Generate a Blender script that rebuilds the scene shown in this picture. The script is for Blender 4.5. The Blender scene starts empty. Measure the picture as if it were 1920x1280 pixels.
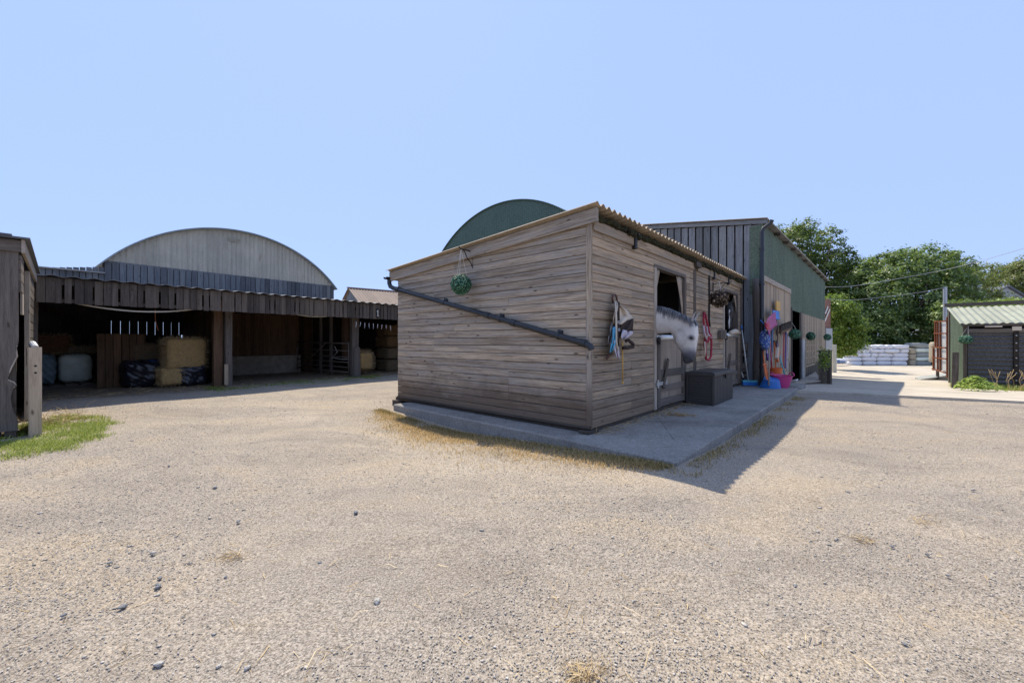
import bpy, math, random
import numpy as np
from mathutils import Vector, noise as mnoise
R = random.Random(11)
rng = np.random.default_rng(11)
SC = bpy.context.scene
COL = SC.collection
F_PX, CAM_H = 759.0, 1.25          # focal length in photo pixels, lens height
V3 = Vector

# ------------------------------------------------------------------ frames and measuring
class Fr:
    def __init__(s, x, y, deg, z=0.0):
        t = math.radians(deg)
        s.o = V3((x, y, z)); s.deg = deg
        s.U = V3((math.cos(t), math.sin(t), 0)); s.V = V3((-math.sin(t), math.cos(t), 0)); s.Z = V3((0, 0, 1))
    def P(s, a, b, z=0.0): return s.o + s.U*a + s.V*b + s.Z*z
    def a_at(s, px, b):             # along-wall position of a photo column on the plane b
        k = (px-960)/F_PX; p = s.P(0, b); return (k*p.y-p.x)/(s.U.x-k*s.U.y)
    def b_at(s, px, a):
        k = (px-960)/F_PX; p = s.P(a, 0); return (k*p.y-p.x)/(s.V.x-k*s.V.y)
    def on_b(s, px, py, b):         # point of the plane b seen at photo pixel
        a = s.a_at(px, b); p = s.P(a, b); return V3((p.x, p.y, CAM_H+(640-py)/F_PX*p.y))
    def on_a(s, px, py, a):
        b = s.b_at(px, a); p = s.P(a, b); return V3((p.x, p.y, CAM_H+(640-py)/F_PX*p.y))
def at(px, py, Y): return V3(((px-960)/F_PX*Y, Y, CAM_H+(640-py)/F_PX*Y))
ST = Fr(.969, 5.07, 48.1)          # stable block: U along its front, V to its back
BA = Fr(-7.96, 11.3, 52.0)         # open hay barn
LB = Fr(6.48, 10.6, 47.0)          # long barn
WX = Fr(0, 0, 0)                   # world axes

def ground_z(x, y):
    return ground_fall(x, y)+.055*math.exp(-((x-1.5)**2+(y-3.75)**2)/.9)-.085*math.exp(-((x+.95)**2+(y-6.0)**2)/1.5)
def ground_fall(x, y):
    s = -.0321*(x-6.84)-.0427*(y-9.99)
    t = max(0.0, -s)*min(1.0, max(0.0, (x-3)/4))
    if t > .5: t = .5+.25*(1-math.exp(-(t-.5)/.25))
    return -t

# ------------------------------------------------------------------ mesh builder
class MB:
    def __init__(s): s.v = []; s.f = []; s.g = []; s.t = []
    def add(s, vs, fs, gr=None, tint=0.5):
        n = len(s.v); s.v += [tuple(p) for p in vs]
        s.f += [tuple(i+n for i in q) for q in fs]
        s.g += list(gr) if gr is not None else [tuple(p) for p in vs]
        s.t += [tint]*len(vs) if not isinstance(tint, (list, np.ndarray)) else list(tint)
    def obox(s, o, e1, e2, e3, L, W, T, tint=None, ch=0.0):
        """plank: L along e1, W along e2, T along e3 (outward); ch chamfers the outer edges"""
        if tint is None: tint = R.random()
        sd = R.random()*50
        L0, W0 = R.random()*20, R.random()*20
        if ch > 0:
            prof = [(0, 0), (W, 0), (W, T-ch), (W-ch, T), (ch, T), (0, T-ch)]
        else:
            prof = [(0, 0), (W, 0), (W, T), (0, T)]
        n = len(prof); vs = []; gr = []
        for l in (0, L):
            for (w, t) in prof:
                vs.append(o+e1*l+e2*w+e3*t); gr.append((l+L0, w+t*.7+W0, sd))
        fs = [tuple(range(n-1, -1, -1)), tuple(range(n, 2*n))]
        fs += [(i, (i+1) % n, n+(i+1) % n, n+i) for i in range(n)]
        s.add(vs, fs, gr, tint)
    def box(s, fr, a0, a1, b0, b1, z0, z1, ax='a', tint=None, ch=0.0):
        o = fr.P(a0, b0, z0); U, V, Z = fr.U, fr.V, fr.Z
        da, db, dz = a1-a0, b1-b0, z1-z0
        if ax == 'a': s.obox(o, U, V, Z, da, db, dz, tint, ch)
        elif ax == 'b': s.obox(o, V, Z, U, db, dz, da, tint, ch)
        else: s.obox(o, Z, U, V, dz, da, db, tint, ch)
    def corr(s, o, ex, ey, ez, W, lo, hi, pitch=.076, amp=.009, T=.002, seg=6, kind='sine', tint=.5, rows=1):
        """corrugated sheet: waves across ex, runs along ey from lo(x) to hi(x)"""
        flo = lo if callable(lo) else (lambda x: lo)
        fhi = hi if callable(hi) else (lambda x: hi)
        n = max(2, int(W/pitch*seg)); vs = []; gr = []; ti = []
        prof = []
        for i in range(n+1):
            x = W*i/n; ph = (x/pitch) % 1.0
            if kind == 'sine': h = amp*math.sin(2*math.pi*ph)
            else:
                h = amp*max(-1, min(1, 4*(.5-abs(ph-.5))*1.6-1.6))
            prof.append((x, h))
        for side in (0, 1):
            for r in range(rows+1):
                for (x, h) in prof:
                    y = flo(x)+(fhi(x)-flo(x))*r/rows
                    vs.append(o+ex*x+ey*y+ez*(h-(T if side else 0))); gr.append((y, x, 3.3)); ti.append(tint)
        m = n+1; off = m*(rows+1); fs = []
        for r in range(rows):
            for i in range(n):
                a = r*m+i
                fs.append((a, a+1, a+m+1, a+m)); fs.append((off+a+m, off+a+m+1, off+a+1, off+a))
        for i in range(n):
            fs.append((i, off+i, off+i+1, i+1)); b = rows*m
            fs.append((b+i+1, off+b+i+1, off+b+i, b+i))
        for r in range(rows):
            a = r*m; fs.append((a+m, off+a+m, off+a, a)); a = r*m+n; fs.append((a, off+a, off+a+m, a+m))
        s.add(vs, fs, gr, ti)
    def tube(s, pts, r, n=8, tint=.5, cap=True):
        pts = [V3(p) for p in pts]
        rr = r if isinstance(r, (list, tuple)) else [r]*len(pts)
        prev = None; vs = []; gr = []; run = 0
        for i, p in enumerate(pts):
            d = (pts[min(i+1, len(pts)-1)]-pts[max(i-1, 0)]).normalized()
            if prev is None:
                x = d.cross(V3((0, 0, 1)));  x = x if x.length > .05 else d.cross(V3((1, 0, 0)))
            else: x = prev-d*prev.dot(d)
            x.normalize(); y = d.cross(x); prev = x
            if i: run += (p-pts[i-1]).length
            for k in range(n):
                a = 2*math.pi*k/n
                vs.append(p+(x*math.cos(a)+y*math.sin(a))*rr[i]); gr.append((run, a*rr[i], 1.7))
        fs = []
        for i in range(len(pts)-1):
            for k in range(n):
                a = i*n+k; b = i*n+(k+1) % n; fs.append((a, b, b+n, a+n))
        if cap: fs.append(tuple(range(n-1, -1, -1))); fs.append(tuple(range((len(pts)-1)*n, len(pts)*n)))
        s.add(vs, fs, gr, tint)
    def lathe(s, o, prof, n=24, tint=.5, ax=None, sx=1.0):
        X, Y, Z = ax or (V3((1, 0, 0)), V3((0, 1, 0)), V3((0, 0, 1)))
        vs = []; fs = []
        for (r, z) in prof:
            for k in range(n):
                a = 2*math.pi*k/n; vs.append(o+X*(r*math.cos(a)*sx)+Y*(r*math.sin(a))+Z*z)
        for i in range(len(prof)-1):
            for k in range(n):
                a = i*n+k; b = i*n+(k+1) % n; fs.append((a, b, b+n, a+n))
        s.add(vs, fs, None, tint)
    def loft(s, rings, tint=.5, cap=True, gr=None):
        n = len(rings[0]); vs = [p for r in rings for p in r]; fs = []
        for i in range(len(rings)-1):
            for k in range(n):
                a = i*n+k; b = i*n+(k+1) % n; fs.append((a, b, b+n, a+n))
        if cap: fs.append(tuple(range(n-1, -1, -1))); fs.append(tuple(range((len(rings)-1)*n, len(rings)*n)))
        s.add(vs, fs, gr, tint)
    def sheet(s, rows, T=.004, tint=.5):
        """thin cloth: grid of points with thickness"""
        nr, nc = len(rows), len(rows[0]); P = [[V3(p) for p in r] for r in rows]; vs = []; gr = []
        for side in (0, 1):
            for i in range(nr):
                for j in range(nc):
                    du = P[i][min(j+1, nc-1)]-P[i][max(j-1, 0)]; dv = P[min(i+1, nr-1)][j]-P[max(i-1, 0)][j]
                    nn = du.cross(dv); nn = nn.normalized() if nn.length > 1e-9 else V3((0, 0, 1))
                    vs.append(P[i][j]+nn*(T*.5 if side == 0 else -T*.5)); gr.append((i*.05, j*.05, 0))
        m = nr*nc; fs = []
        for i in range(nr-1):
            for j in range(nc-1):
                a = i*nc+j; fs.append((a, a+1, a+nc+1, a+nc)); fs.append((m+a+nc, m+a+nc+1, m+a+1, m+a))
        for j in range(nc-1):
            fs.append((j, m+j, m+j+1, j+1)); a = (nr-1)*nc+j; fs.append((a+1, m+a+1, m+a, a))
        for i in range(nr-1):
            a = i*nc; fs.append((a+nc, m+a+nc, m+a, a)); a = i*nc+nc-1; fs.append((a, m+a, m+a+nc, a+nc))
        s.add(vs, fs, gr, tint)
    def puff(s, c, ex, ey, ez, sx, sy, sz, pw=6, n=12, amp=.02, fq=4, seed=0, tint=.5, wr=None):
        """soft block (half sizes sx sy sz): superellipsoid with creases"""
        vs = []; fs = []
        idx = {}
        def key(p): return tuple(round(q, 4) for q in p)
        def vert(p):
            k = key(p)
            if k in idx: return idx[k]
            x, y, z = p
            l = (abs(x)**pw+abs(y)**pw+abs(z)**pw)**(1/pw)
            x, y, z = x/l, y/l, z/l
            w = c+ex*(x*sx)+ey*(y*sy)+ez*(z*sz)
            q = V3((x*sx*fq+seed*7.1, y*sy*fq+seed*3.3, z*sz*fq+seed))
            d = mnoise.noise(q)*amp+mnoise.noise(q*2.7)*amp*.5
            if wr: d += wr(x, y, z)
            nn = (ex*x+ey*y+ez*z).normalized()
            idx[k] = len(vs); vs.append(w+nn*d); return idx[k]
        for axi in range(3):
            for sg in (-1, 1):
                for i in range(n):
                    for j in range(n):
                        q = []
                        for (di, dj) in ((0, 0), (1, 0), (1, 1), (0, 1)):
                            a = -1+2*(i+di)/n; b = -1+2*(j+dj)/n
                            p = [0, 0, 0]; p[axi] = sg; p[(axi+1) % 3] = a; p[(axi+2) % 3] = b
                            q.append(vert(tuple(p)))
                        fs.append(tuple(q) if sg > 0 else tuple(reversed(q)))
        s.add(vs, fs, None, tint)
    def build(s, name, mat, parent=None, bevel=0, smooth=False, loc=None, local=False, sub=0, auto=None):
        me = bpy.data.meshes.new(name)
        V = np.array(s.v, dtype=np.float64).reshape(-1, 3)
        root = parent
        while root is not None and root.parent is not None: root = root.parent
        if local: off = np.zeros(3)
        elif root is not None: off = np.array(root.location)
        elif loc is not None: off = np.array(loc)
        else: off = np.array([(V[:, 0].min()+V[:, 0].max())/2, (V[:, 1].min()+V[:, 1].max())/2, V[:, 2].min()])
        me.from_pydata((V-off).tolist(), [], s.f)
        a = me.attributes.new('tint', 'FLOAT', 'POINT'); a.data.foreach_set('value', np.array(s.t, dtype=np.float32))
        a = me.attributes.new('gr', 'FLOAT_VECTOR', 'POINT'); a.data.foreach_set('vector', np.array(s.g, dtype=np.float32).ravel())
        o = bpy.data.objects.new(name, me); COL.objects.link(o)
        if mat: me.materials.append(mat)
        if parent is not None: o.parent = parent
        elif not local: o.location = off.tolist()
        if smooth:
            me.polygons.foreach_set('use_smooth', [True]*len(me.polygons))
            if auto: me.set_sharp_from_angle(angle=math.radians(auto))
        if bevel:
            m = o.modifiers.new('bevel', 'BEVEL'); m.width = bevel; m.segments = 2; m.limit_method = 'ANGLE'
        if sub:
            m = o.modifiers.new('subdivision', 'SUBSURF'); m.levels = sub; m.render_levels = sub
        me.update(); return o

def np_mesh(name, V, Fq, mat, tint=None, parent=None, loc=(0, 0, 0), smooth=False):
    """big mesh from arrays: V (n,3) world, Fq (m,k)"""
    V = np.asarray(V, dtype=np.float32); Fq = np.asarray(Fq, dtype=np.int32); k = Fq.shape[1]
    root = parent
    while root is not None and root.parent is not None: root = root.parent
    off = np.array(root.location if root is not None else loc, dtype=np.float32)
    me = bpy.data.meshes.new(name)
    me.vertices.add(len(V)); me.vertices.foreach_set('co', (V-off).ravel())
    me.loops.add(Fq.size); me.loops.foreach_set('vertex_index', Fq.ravel())
    me.polygons.add(len(Fq)); me.polygons.foreach_set('loop_start', np.arange(0, Fq.size, k, dtype=np.int32))
    me.update(calc_edges=True); me.validate()
    if smooth: me.polygons.foreach_set('use_smooth', np.ones(len(Fq), dtype=bool))
    if tint is not None:
        a = me.attributes.new('tint', 'FLOAT', 'POINT'); a.data.foreach_set('value', np.asarray(tint, dtype=np.float32))
    o = bpy.data.objects.new(name, me); COL.objects.link(o)
    if mat: me.materials.append(mat)
    if parent is not None: o.parent = parent
    else: o.location = off.tolist()
    return o

def tag(o, label=None, cat=None, group=None, kind=None):
    if label: o['label'] = label
    if cat: o['category'] = cat
    if group: o['group'] = group
    if kind: o['kind'] = kind
    return o
def thing(name, loc, label, cat, group=None, rz=0.0):
    o = bpy.data.objects.new(name, None); COL.objects.link(o); o.location = loc; o.rotation_euler = (0, 0, rz)
    o.empty_display_size = .2
    return tag(o, label, cat, group)
def copy_tree(o, parent=None):
    c = o.copy(); COL.objects.link(c)
    if parent is not None: c.parent = parent
    for ch in [x for x in bpy.data.objects if x.parent == o]: copy_tree(ch, c)
    return c

# ------------------------------------------------------------------ materials
class NT:
    def __init__(s, name):
        s.m = bpy.data.materials.new(name); s.m.use_nodes = True; s.t = s.m.node_tree; s.t.nodes.clear()
    def n(s, kind, **kw):
        x = s.t.nodes.new(kind)
        for k, v in kw.items(): setattr(x, k, v)
        return x
    def link(s, a, b): s.t.links.new(a, b)
    def val(s, sock, v):
        if hasattr(v, 'is_linked') or hasattr(v, 'links'): s.link(v, sock)
        elif isinstance(v, (tuple, list)) and sock.type == 'RGBA' and len(v) == 3: sock.default_value = (*v, 1)
        else: sock.default_value = v
    def attr(s, name): return s.n('ShaderNodeAttribute', attribute_name=name)
    def gr(s): return s.attr('gr').outputs['Vector']
    def tint(s): return s.attr('tint').outputs['Fac']
    def obj(s): return s.n('ShaderNodeTexCoord').outputs['Object']
    def pos(s): return s.n('ShaderNodeNewGeometry').outputs['Position']
    def sc(s, vec, sx, sy, sz, loc=(0, 0, 0)):
        m = s.n('ShaderNodeMapping'); s.link(vec, m.inputs[0]); m.inputs['Scale'].default_value = (sx, sy, sz)
        m.inputs['Location'].default_value = loc; return m.outputs[0]
    def noise(s, vec, scale=1, detail=4, rough=.55, dist=0):
        x = s.n('ShaderNodeTexNoise'); s.link(vec, x.inputs['Vector']); x.inputs['Scale'].default_value = scale
        x.inputs['Detail'].default_value = detail; x.inputs['Roughness'].default_value = rough; x.inputs['Distortion'].default_value = dist
        return x.outputs['Fac']
    def voro(s, vec, scale=1, feature='F1', out='Distance', rnd=1.0):
        x = s.n('ShaderNodeTexVoronoi', feature=feature); s.link(vec, x.inputs['Vector']); x.inputs['Scale'].default_value = scale
        x.inputs['Randomness'].default_value = rnd
        return x.outputs[out]
    def ramp(s, fac, stops, interp='LINEAR'):
        r = s.n('ShaderNodeValToRGB'); s.link(fac, r.inputs[0]); cr = r.color_ramp; cr.interpolation = interp
        while len(cr.elements) < len(stops): cr.elements.new(.5)
        for e, (p, c) in zip(cr.elements, stops):
            e.position = p; e.color = (*c, 1) if isinstance(c, (tuple, list)) else (c, c, c, 1)
        return r.outputs[0]
    def mix(s, fac, a, b, blend='MIX'):
        x = s.n('ShaderNodeMix', data_type='RGBA', blend_type=blend)
        s.val(x.inputs[0], fac); s.val(x.inputs[6], a); s.val(x.inputs[7], b); return x.outputs[2]
    def math(s, op, a, b=0.0, c=0.0, clamp=False):
        x = s.n('ShaderNodeMath', operation=op, use_clamp=clamp); s.val(x.inputs[0], a); s.val(x.inputs[1], b); s.val(x.inputs[2], c); return x.outputs[0]
    def sep(s, vec):
        x = s.n('ShaderNodeSeparateXYZ'); s.link(vec, x.inputs[0]); return x.outputs
    def rng(s, v, a, b, c, d):
        x = s.n('ShaderNodeMapRange'); s.link(v, x.inputs[0])
        for i, q in enumerate((a, b, c, d)): x.inputs[i+1].default_value = q
        return x.outputs[0]
    def bump(s, h, strength=.5, dist=.01, nrm=None):
        x = s.n('ShaderNodeBump'); s.link(h, x.inputs['Height']); x.inputs['Strength'].default_value = strength
        x.inputs['Distance'].default_value = dist
        if nrm is not None: s.link(nrm, x.inputs['Normal'])
        return x.outputs[0]
    def out(s, col, rough=.8, nrm=None, metal=0.0, spec=.35, trans=None):
        p = s.n('ShaderNodeBsdfPrincipled'); s.val(p.inputs['Base Color'], col); s.val(p.inputs['Roughness'], rough)
        p.inputs['Metallic'].default_value = metal; p.inputs['Specular IOR Level'].default_value = spec
        if nrm is not None: s.link(nrm, p.inputs['Normal'])
        o = s.n('ShaderNodeOutputMaterial'); sh = p.outputs[0]
        if trans is not None:
            tr = s.n('ShaderNodeBsdfTranslucent'); s.val(tr.inputs[0], trans[1]); mx = s.n('ShaderNodeMixShader'); mx.inputs[0].default_value = trans[0]
            s.link(sh, mx.inputs[1]); s.link(tr.outputs[0], mx.inputs[2]); sh = mx.outputs[0]
        s.link(sh, o.inputs[0]); return s.m

def wood(name, light, mid, dark, tint_amt=.5, knots=True, streak=38, contrast=1.0, stain=None, rough=.85, knotcol=(.05, .032, .02), bumpd=.004, grey=None):
    k = NT(name); g = k.gr()
    st = k.noise(k.sc(g, 1.6, streak, 1), 1, 5, .65, .4)
    big = k.noise(k.sc(g, 1.1, 5, 1, (3, 5, 0)), 1, 4, .6)
    fine = k.noise(k.sc(g, 9, 190, 1), 1, 3, .6)
    c = k.ramp(st, [(.5-.17/contrast, dark), (.5, mid), (.5+.2/contrast, light)])
    c = k.mix(k.rng(big, .35, .75, 0, .55), c, tuple(x*.72 for x in mid))
    c = k.mix(.35, c, k.ramp(fine, [(.3, dark), (.7, light)]))
    t = k.tint()
    c = k.mix(1.0, c, k.ramp(t, [(0, 1-tint_amt*.55), (.5, .95), (1, 1+0*tint_amt)]), 'MULTIPLY')
    c = k.mix(k.rng(t, .6, 1, 0, .3*tint_amt), c, (light[0]*1.05, light[1]*.98, light[2]*.85))
    if grey:
        c = k.mix(k.rng(k.noise(k.sc(g, .9, 16, 1, (7, 1, 0)), 1, 5, .65), .42, .68, 0, .85), c, grey)
        c = k.mix(k.rng(k.noise(k.sc(g, 2.6, 60, 1, (1, 8, 0)), 1, 4, .7), .56, .70, 0, .7), c, tuple(x*.62 for x in dark))
    if knots:
        kn = k.voro(k.sc(g, 2.9, 9.5, 1), 1)
        km = k.rng(kn, .06, .15, 1, 0)
        km = k.math('MULTIPLY', km, k.rng(k.noise(k.sc(g, 60, 60, 1), 1, 2), .3, .6, .5, 1))
        c = k.mix(km, c, knotcol)
    if stain:
        z = k.sep(k.pos())[2]; nz = k.noise(k.pos(), 1.6, 5, .65)
        zz = k.math('ADD', z, k.math('MULTIPLY', nz, -.7))
        c = k.mix(k.rng(zz, stain[0]-.35, stain[0]-.02, stain[2], 0), c, stain[1])
    h = k.math('ADD', st, k.math('MULTIPLY', fine, .4))
    return k.out(c, rough, k.bump(h, .55, bumpd), spec=.25)

def plain(name, col, rough=.6, metal=0, var=.15, scale=14, bump=.15, spec=.4, dirt=None, bd=.004):
    k = NT(name); o = k.obj(); n1 = k.noise(o, scale, 5, .6); n2 = k.noise(o, scale*.16, 4, .6)
    c = k.mix(k.rng(n1, .3, .7, 0, 1), tuple(x*(1-var) for x in col), tuple(min(1, x*(1+var)) for x in col))
    c = k.mix(k.rng(n2, .4, .75, 0, .5 if dirt else .25), c, dirt or tuple(x*.7 for x in col))
    return k.out(c, rough, k.bump(n1, bump, bd), metal, spec)

def corr_mat(name, col, rustcol=(.10, .05, .03), rust=.25, streak=.5, rough=.5, metal=0.0, spec=.4, dark=None):
    k = NT(name); g = k.gr()
    st = k.noise(k.sc(g, .5, 14, 1), 1, 5, .65); bl = k.noise(k.sc(g, 1.2, 1.6, 1, (4, 2, 0)), 1, 5, .6); fi = k.noise(k.sc(g, 30, 40, 1), 1, 3)
    pan = k.sep(g)[1]
    pv = k.n('ShaderNodeTexWhiteNoise', noise_dimensions='1D'); k.link(k.math('FLOOR', k.math('DIVIDE', pan, .66)), pv.inputs['W'])
    c = k.mix(k.rng(st, .35, .7, 0, streak), col, dark or tuple(x*.55 for x in col))
    c = k.mix(k.rng(bl, .42, .7, 0, .55), c, tuple(min(1, x*1.3+.01) for x in col))
    c = k.mix(1.0, c, k.ramp(pv.outputs[0], [(0, .84), (1, 1.0)]), 'MULTIPLY')
    rm = k.math('MULTIPLY', k.rng(bl, .55, .72, 0, 1), k.rng(st, .45, .65, 0, rust))
    c = k.mix(rm, c, rustcol); c = k.mix(.12, c, k.ramp(fi, [(.3, 0.02), (.7, .8)]))
    return k.out(c, rough, k.bump(fi, .12, .002), metal, spec)

MAT = {}
W = MAT
W['shiplap'] = wood('weathered_shiplap', (.64, .515, .375), (.42, .33, .236), (.185, .136, .095), .6, True, 34, 2.0, (.36, (.11, .075, .05), .8), grey=(.335, .31, .28))
W['shiplap_front'] = wood('front_shiplap', (.62, .465, .31), (.43, .315, .205), (.18, .128, .082), .7, True, 34, 1.9, (.32, (.14, .095, .062), .6), grey=(.30, .255, .205))
W['oldwood'] = wood('old_grey_timber', (.25, .21, .175), (.155, .128, .105), (.07, .056, .046), .8, True, 26, 1.0)
W['darkwood'] = wood('dark_barn_boards', (.205, .168, .135), (.118, .094, .075), (.05, .04, .031), .9, True, 22)
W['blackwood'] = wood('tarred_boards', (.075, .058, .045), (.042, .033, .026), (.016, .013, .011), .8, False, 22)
W['brownwood'] = wood('brown_boards', (.27, .165, .095), (.17, .10, .058), (.075, .044, .026), .8, False, 22)
W['bluewood'] = wood('blue_grey_boards', (.33, .345, .36), (.21, .222, .232), (.09, .096, .102), .8, True, 22, 1.0, None, .85, (.03, .03, .035))
W['slateboards'] = wood('dark_slate_boards', (.23, .245, .26), (.14, .15, .162), (.06, .066, .073), .8, True, 22, 1.0, None, .85, (.03, .03, .035))
W['palewood'] = wood('pale_door_boards', (.56, .45, .33), (.42, .325, .23), (.22, .165, .115), .8, True, 26)
W['trim'] = wood('pale_trim', (.52, .45, .37), (.39, .33, .265), (.22, .18, .145), .4, True, 30)
W['ply'] = wood('worn_plywood', (.42, .35, .27), (.30, .24, .18), (.15, .115, .085), .5, False, 8, 1.0)
W['green'] = corr_mat('green_cladding', (.064, .110, .052), (.13, .10, .07), .45, .85, .65)
W['green_dark'] = corr_mat('dark_green_sheet', (.022, .070, .033), (.03, .04, .03), .1, .35, .5)
W['grey_sheet'] = corr_mat('galvanised_sheet', (.43, .39, .30), (.16, .09, .05), .9, .6, .6, 0, .3)
W['fibre'] = corr_mat('fibre_cement_sheet', (.46, .36, .24), (.09, .075, .04), .7, .6, .9, 0, .15)
W['shed_roof'] = corr_mat('pale_green_sheet', (.31, .325, .24), (.20, .17, .11), .5, .5, .7, 0, .2)
W['barn_roof'] = corr_mat('weathered_roof_sheet', (.30, .29, .28), (.12, .07, .05), .5, .5, .75, 0, .2)
W['brown_roof'] = corr_mat('brown_roof_sheet', (.26, .185, .135), (.10, .05, .03), .5, .5, .85, 0, .2)
W['black_ribs'] = corr_mat('black_ribbed_sheet', (.030, .027, .026), (.04, .03, .022), .1, .3, .45, 0, .4)
W['rust_sheet'] = corr_mat('rusty_sheet', (.32, .14, .09), (.16, .06, .035), .8, .5, .8, 0, .2)
W['black_plastic'] = plain('black_pipe_plastic', (.018, .020, .024), .38, 0, .25, 9, .05, .5)
W['charcoal'] = plain('charcoal_resin', (.060, .053, .047), .55, 0, .2, 30, .15, .4)
W['galv'] = plain('galvanised_metal', (.42, .43, .43), .45, .6, .15, 12, .06, .5)
W['gate_iron'] = plain('weathered_gate_iron', (.16, .125, .10), .6, .2, .3, 20, .2, .4)
W['iron'] = plain('black_iron', (.022, .02, .019), .55, .3, .3, 30, .2, .4)
W['rust'] = plain('rusty_iron', (.22, .075, .035), .85, 0, .35, 22, .4, .2, (.09, .035, .02))
W['white_metal'] = plain('dented_pale_metal', (.66, .66, .63), .35, .4, .08, 9, .2, .5)
W['rope'] = plain('pale_cord', (.62, .58, .50), .9, 0, .15, 60, .3, .2)
W['redrope'] = plain('red_webbing', (.36, .035, .06), .8, 0, .2, 60, .3, .3)
W['brownstrap'] = plain('brown_leather', (.10, .05, .035), .6, 0, .25, 30, .2, .4)
W['cream'] = plain('cream_cloth', (.62, .53, .42), .95, 0, .12, 20, .3, .1, (.36, .30, .25))
W['brown_cloth'] = plain('dark_brown_cloth', (.06, .045, .038), .95, 0, .2, 30, .3, .1)
W['lilac'] = plain('lilac_cloth', (.55, .50, .54), .95, 0, .15, 20, .3, .1, (.4, .33, .36))
W['skycloth'] = plain('blue_cloth', (.12, .42, .62), .9, 0, .15, 20, .3, .1)
W['sage'] = plain('sage_bale_wrap', (.74, .79, .67), .42, 0, .08, 7, .25, .45, (.3, .33, .29), .02)
W['bluewrap'] = plain('blue_grey_bale_wrap', (.20, .27, .30), .42, 0, .12, 7, .25, .45, None, .02)
W['blackwrap'] = plain('black_bale_wrap', (.018, .018, .026), .28, 0, .3, 8, .5, .55, None, .03)
W['whitebag'] = plain('white_bale_wrap', (.74, .74, .76), .4, 0, .05, 6, .35, .45, (.6, .6, .63), .03)
W['bluebag'] = plain('blue_print', (.10, .17, .32), .5, 0, .1)
W['stoneblock'] = plain('grey_building_block', (.34, .35, .33), .9, 0, .2, 18, .5, .15, (.2, .22, .17))
W['tanblock'] = plain('tan_block', (.42, .36, .26), .9, 0, .2, 18, .5, .15)
W['blockwall'] = plain('stained_block_wall', (.36, .31, .25), .95, 0, .25, 6, .5, .1, (.15, .12, .09), .01)
W['pink'] = plain('pink_rubber', (.60, .06, .22), .42, 0, .06, 10, .04, .45)
W['blue'] = plain('blue_plastic', (.03, .17, .52), .4, 0, .08, 10, .04, .45)
W['teal'] = plain('teal_plastic', (.10, .42, .50), .45, 0, .1, 10, .04, .45)
W['red'] = plain('red_plastic', (.50, .05, .07), .42, 0, .1, 10, .04, .45)
W['magenta'] = plain('dark_magenta_plastic', (.36, .04, .17), .42, 0, .1, 10, .04, .45)
W['purple'] = plain('purple_plastic', (.12, .06, .30), .42, 0, .1, 10, .04, .45)
W['orange'] = plain('orange_plastic', (.68, .15, .035), .45, 0, .1, 10, .04, .45)
W['amber'] = plain('amber_wood', (.60, .36, .10), .6, 0, .12, 30, .1, .3)
W['paintwhite'] = plain('off_white_paint', (.70, .66, .58), .6, 0, .08, 12, .05, .3)
W['palepost'] = plain('pale_post', (.48, .46, .38), .85, 0, .12, 14, .3, .2)
W['eye'] = plain('horse_eye', (.012, .008, .006), .08, 0, .1, 10, 0, .8)
W['slate'] = plain('slate_roof', (.13, .14, .16), .7, 0, .2, 8, .3, .2)
W['render'] = plain('grey_render', (.40, .43, .44), .9, 0, .15, 3, .2, .1)
W['bark'] = plain('bark', (.14, .115, .09), .95, 0, .3, 14, .8, .1, None, .02)

def concrete(name, a, b, sc=1.0, joint=False):
    k = NT(name); p = k.pos(); n = k.noise(p, 1.3*sc, 6, .62); f = k.noise(p, 45, 4, .6); m = k.noise(p, 7, 5, .6); cr = k.voro(k.sc(p, 1, 1, 1), 90, 'F1')
    c = k.mix(k.rng(n, .3, .7, 0, 1), a, b); c = k.mix(k.rng(m, .45, .8, 0, .5), c, tuple(x*.62 for x in a)); c = k.mix(.22, c, k.ramp(f, [(.3, .05), (.7, .75)]))
    stn = k.noise(k.sc(p, .8, .8, .8, (3, 1, 0)), 1, 7, .7, .8); c = k.mix(k.rng(stn, .50, .66, 0, .5), c, tuple(x*.55 for x in b))
    spk = k.voro(p, 30); c = k.mix(k.math('MULTIPLY', k.rng(spk, .10, .2, 1, 0), k.rng(m, .45, .6, 0, .8)), c, tuple(x*.4 for x in b))
    ck = k.voro(k.mix(.06, p, k.n('ShaderNodeTexNoise').outputs['Color']), .42, 'DISTANCE_TO_EDGE'); c = k.mix(k.math('MULTIPLY', k.rng(ck, .001, .0045, .55, 0), k.rng(n, .45, .6, 0, 1)), c, tuple(x*.4 for x in b))
    h = k.math('ADD', f, k.math('MULTIPLY', m, .8))
    return k.out(c, .9, k.bump(h, .5, .008), spec=.2)
W['slab'] = concrete('apron_concrete', (.29, .265, .225), (.18, .165, .14))
W['yard'] = concrete('yard_concrete', (.58, .50, .38), (.44, .37, .275), .6)

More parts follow.
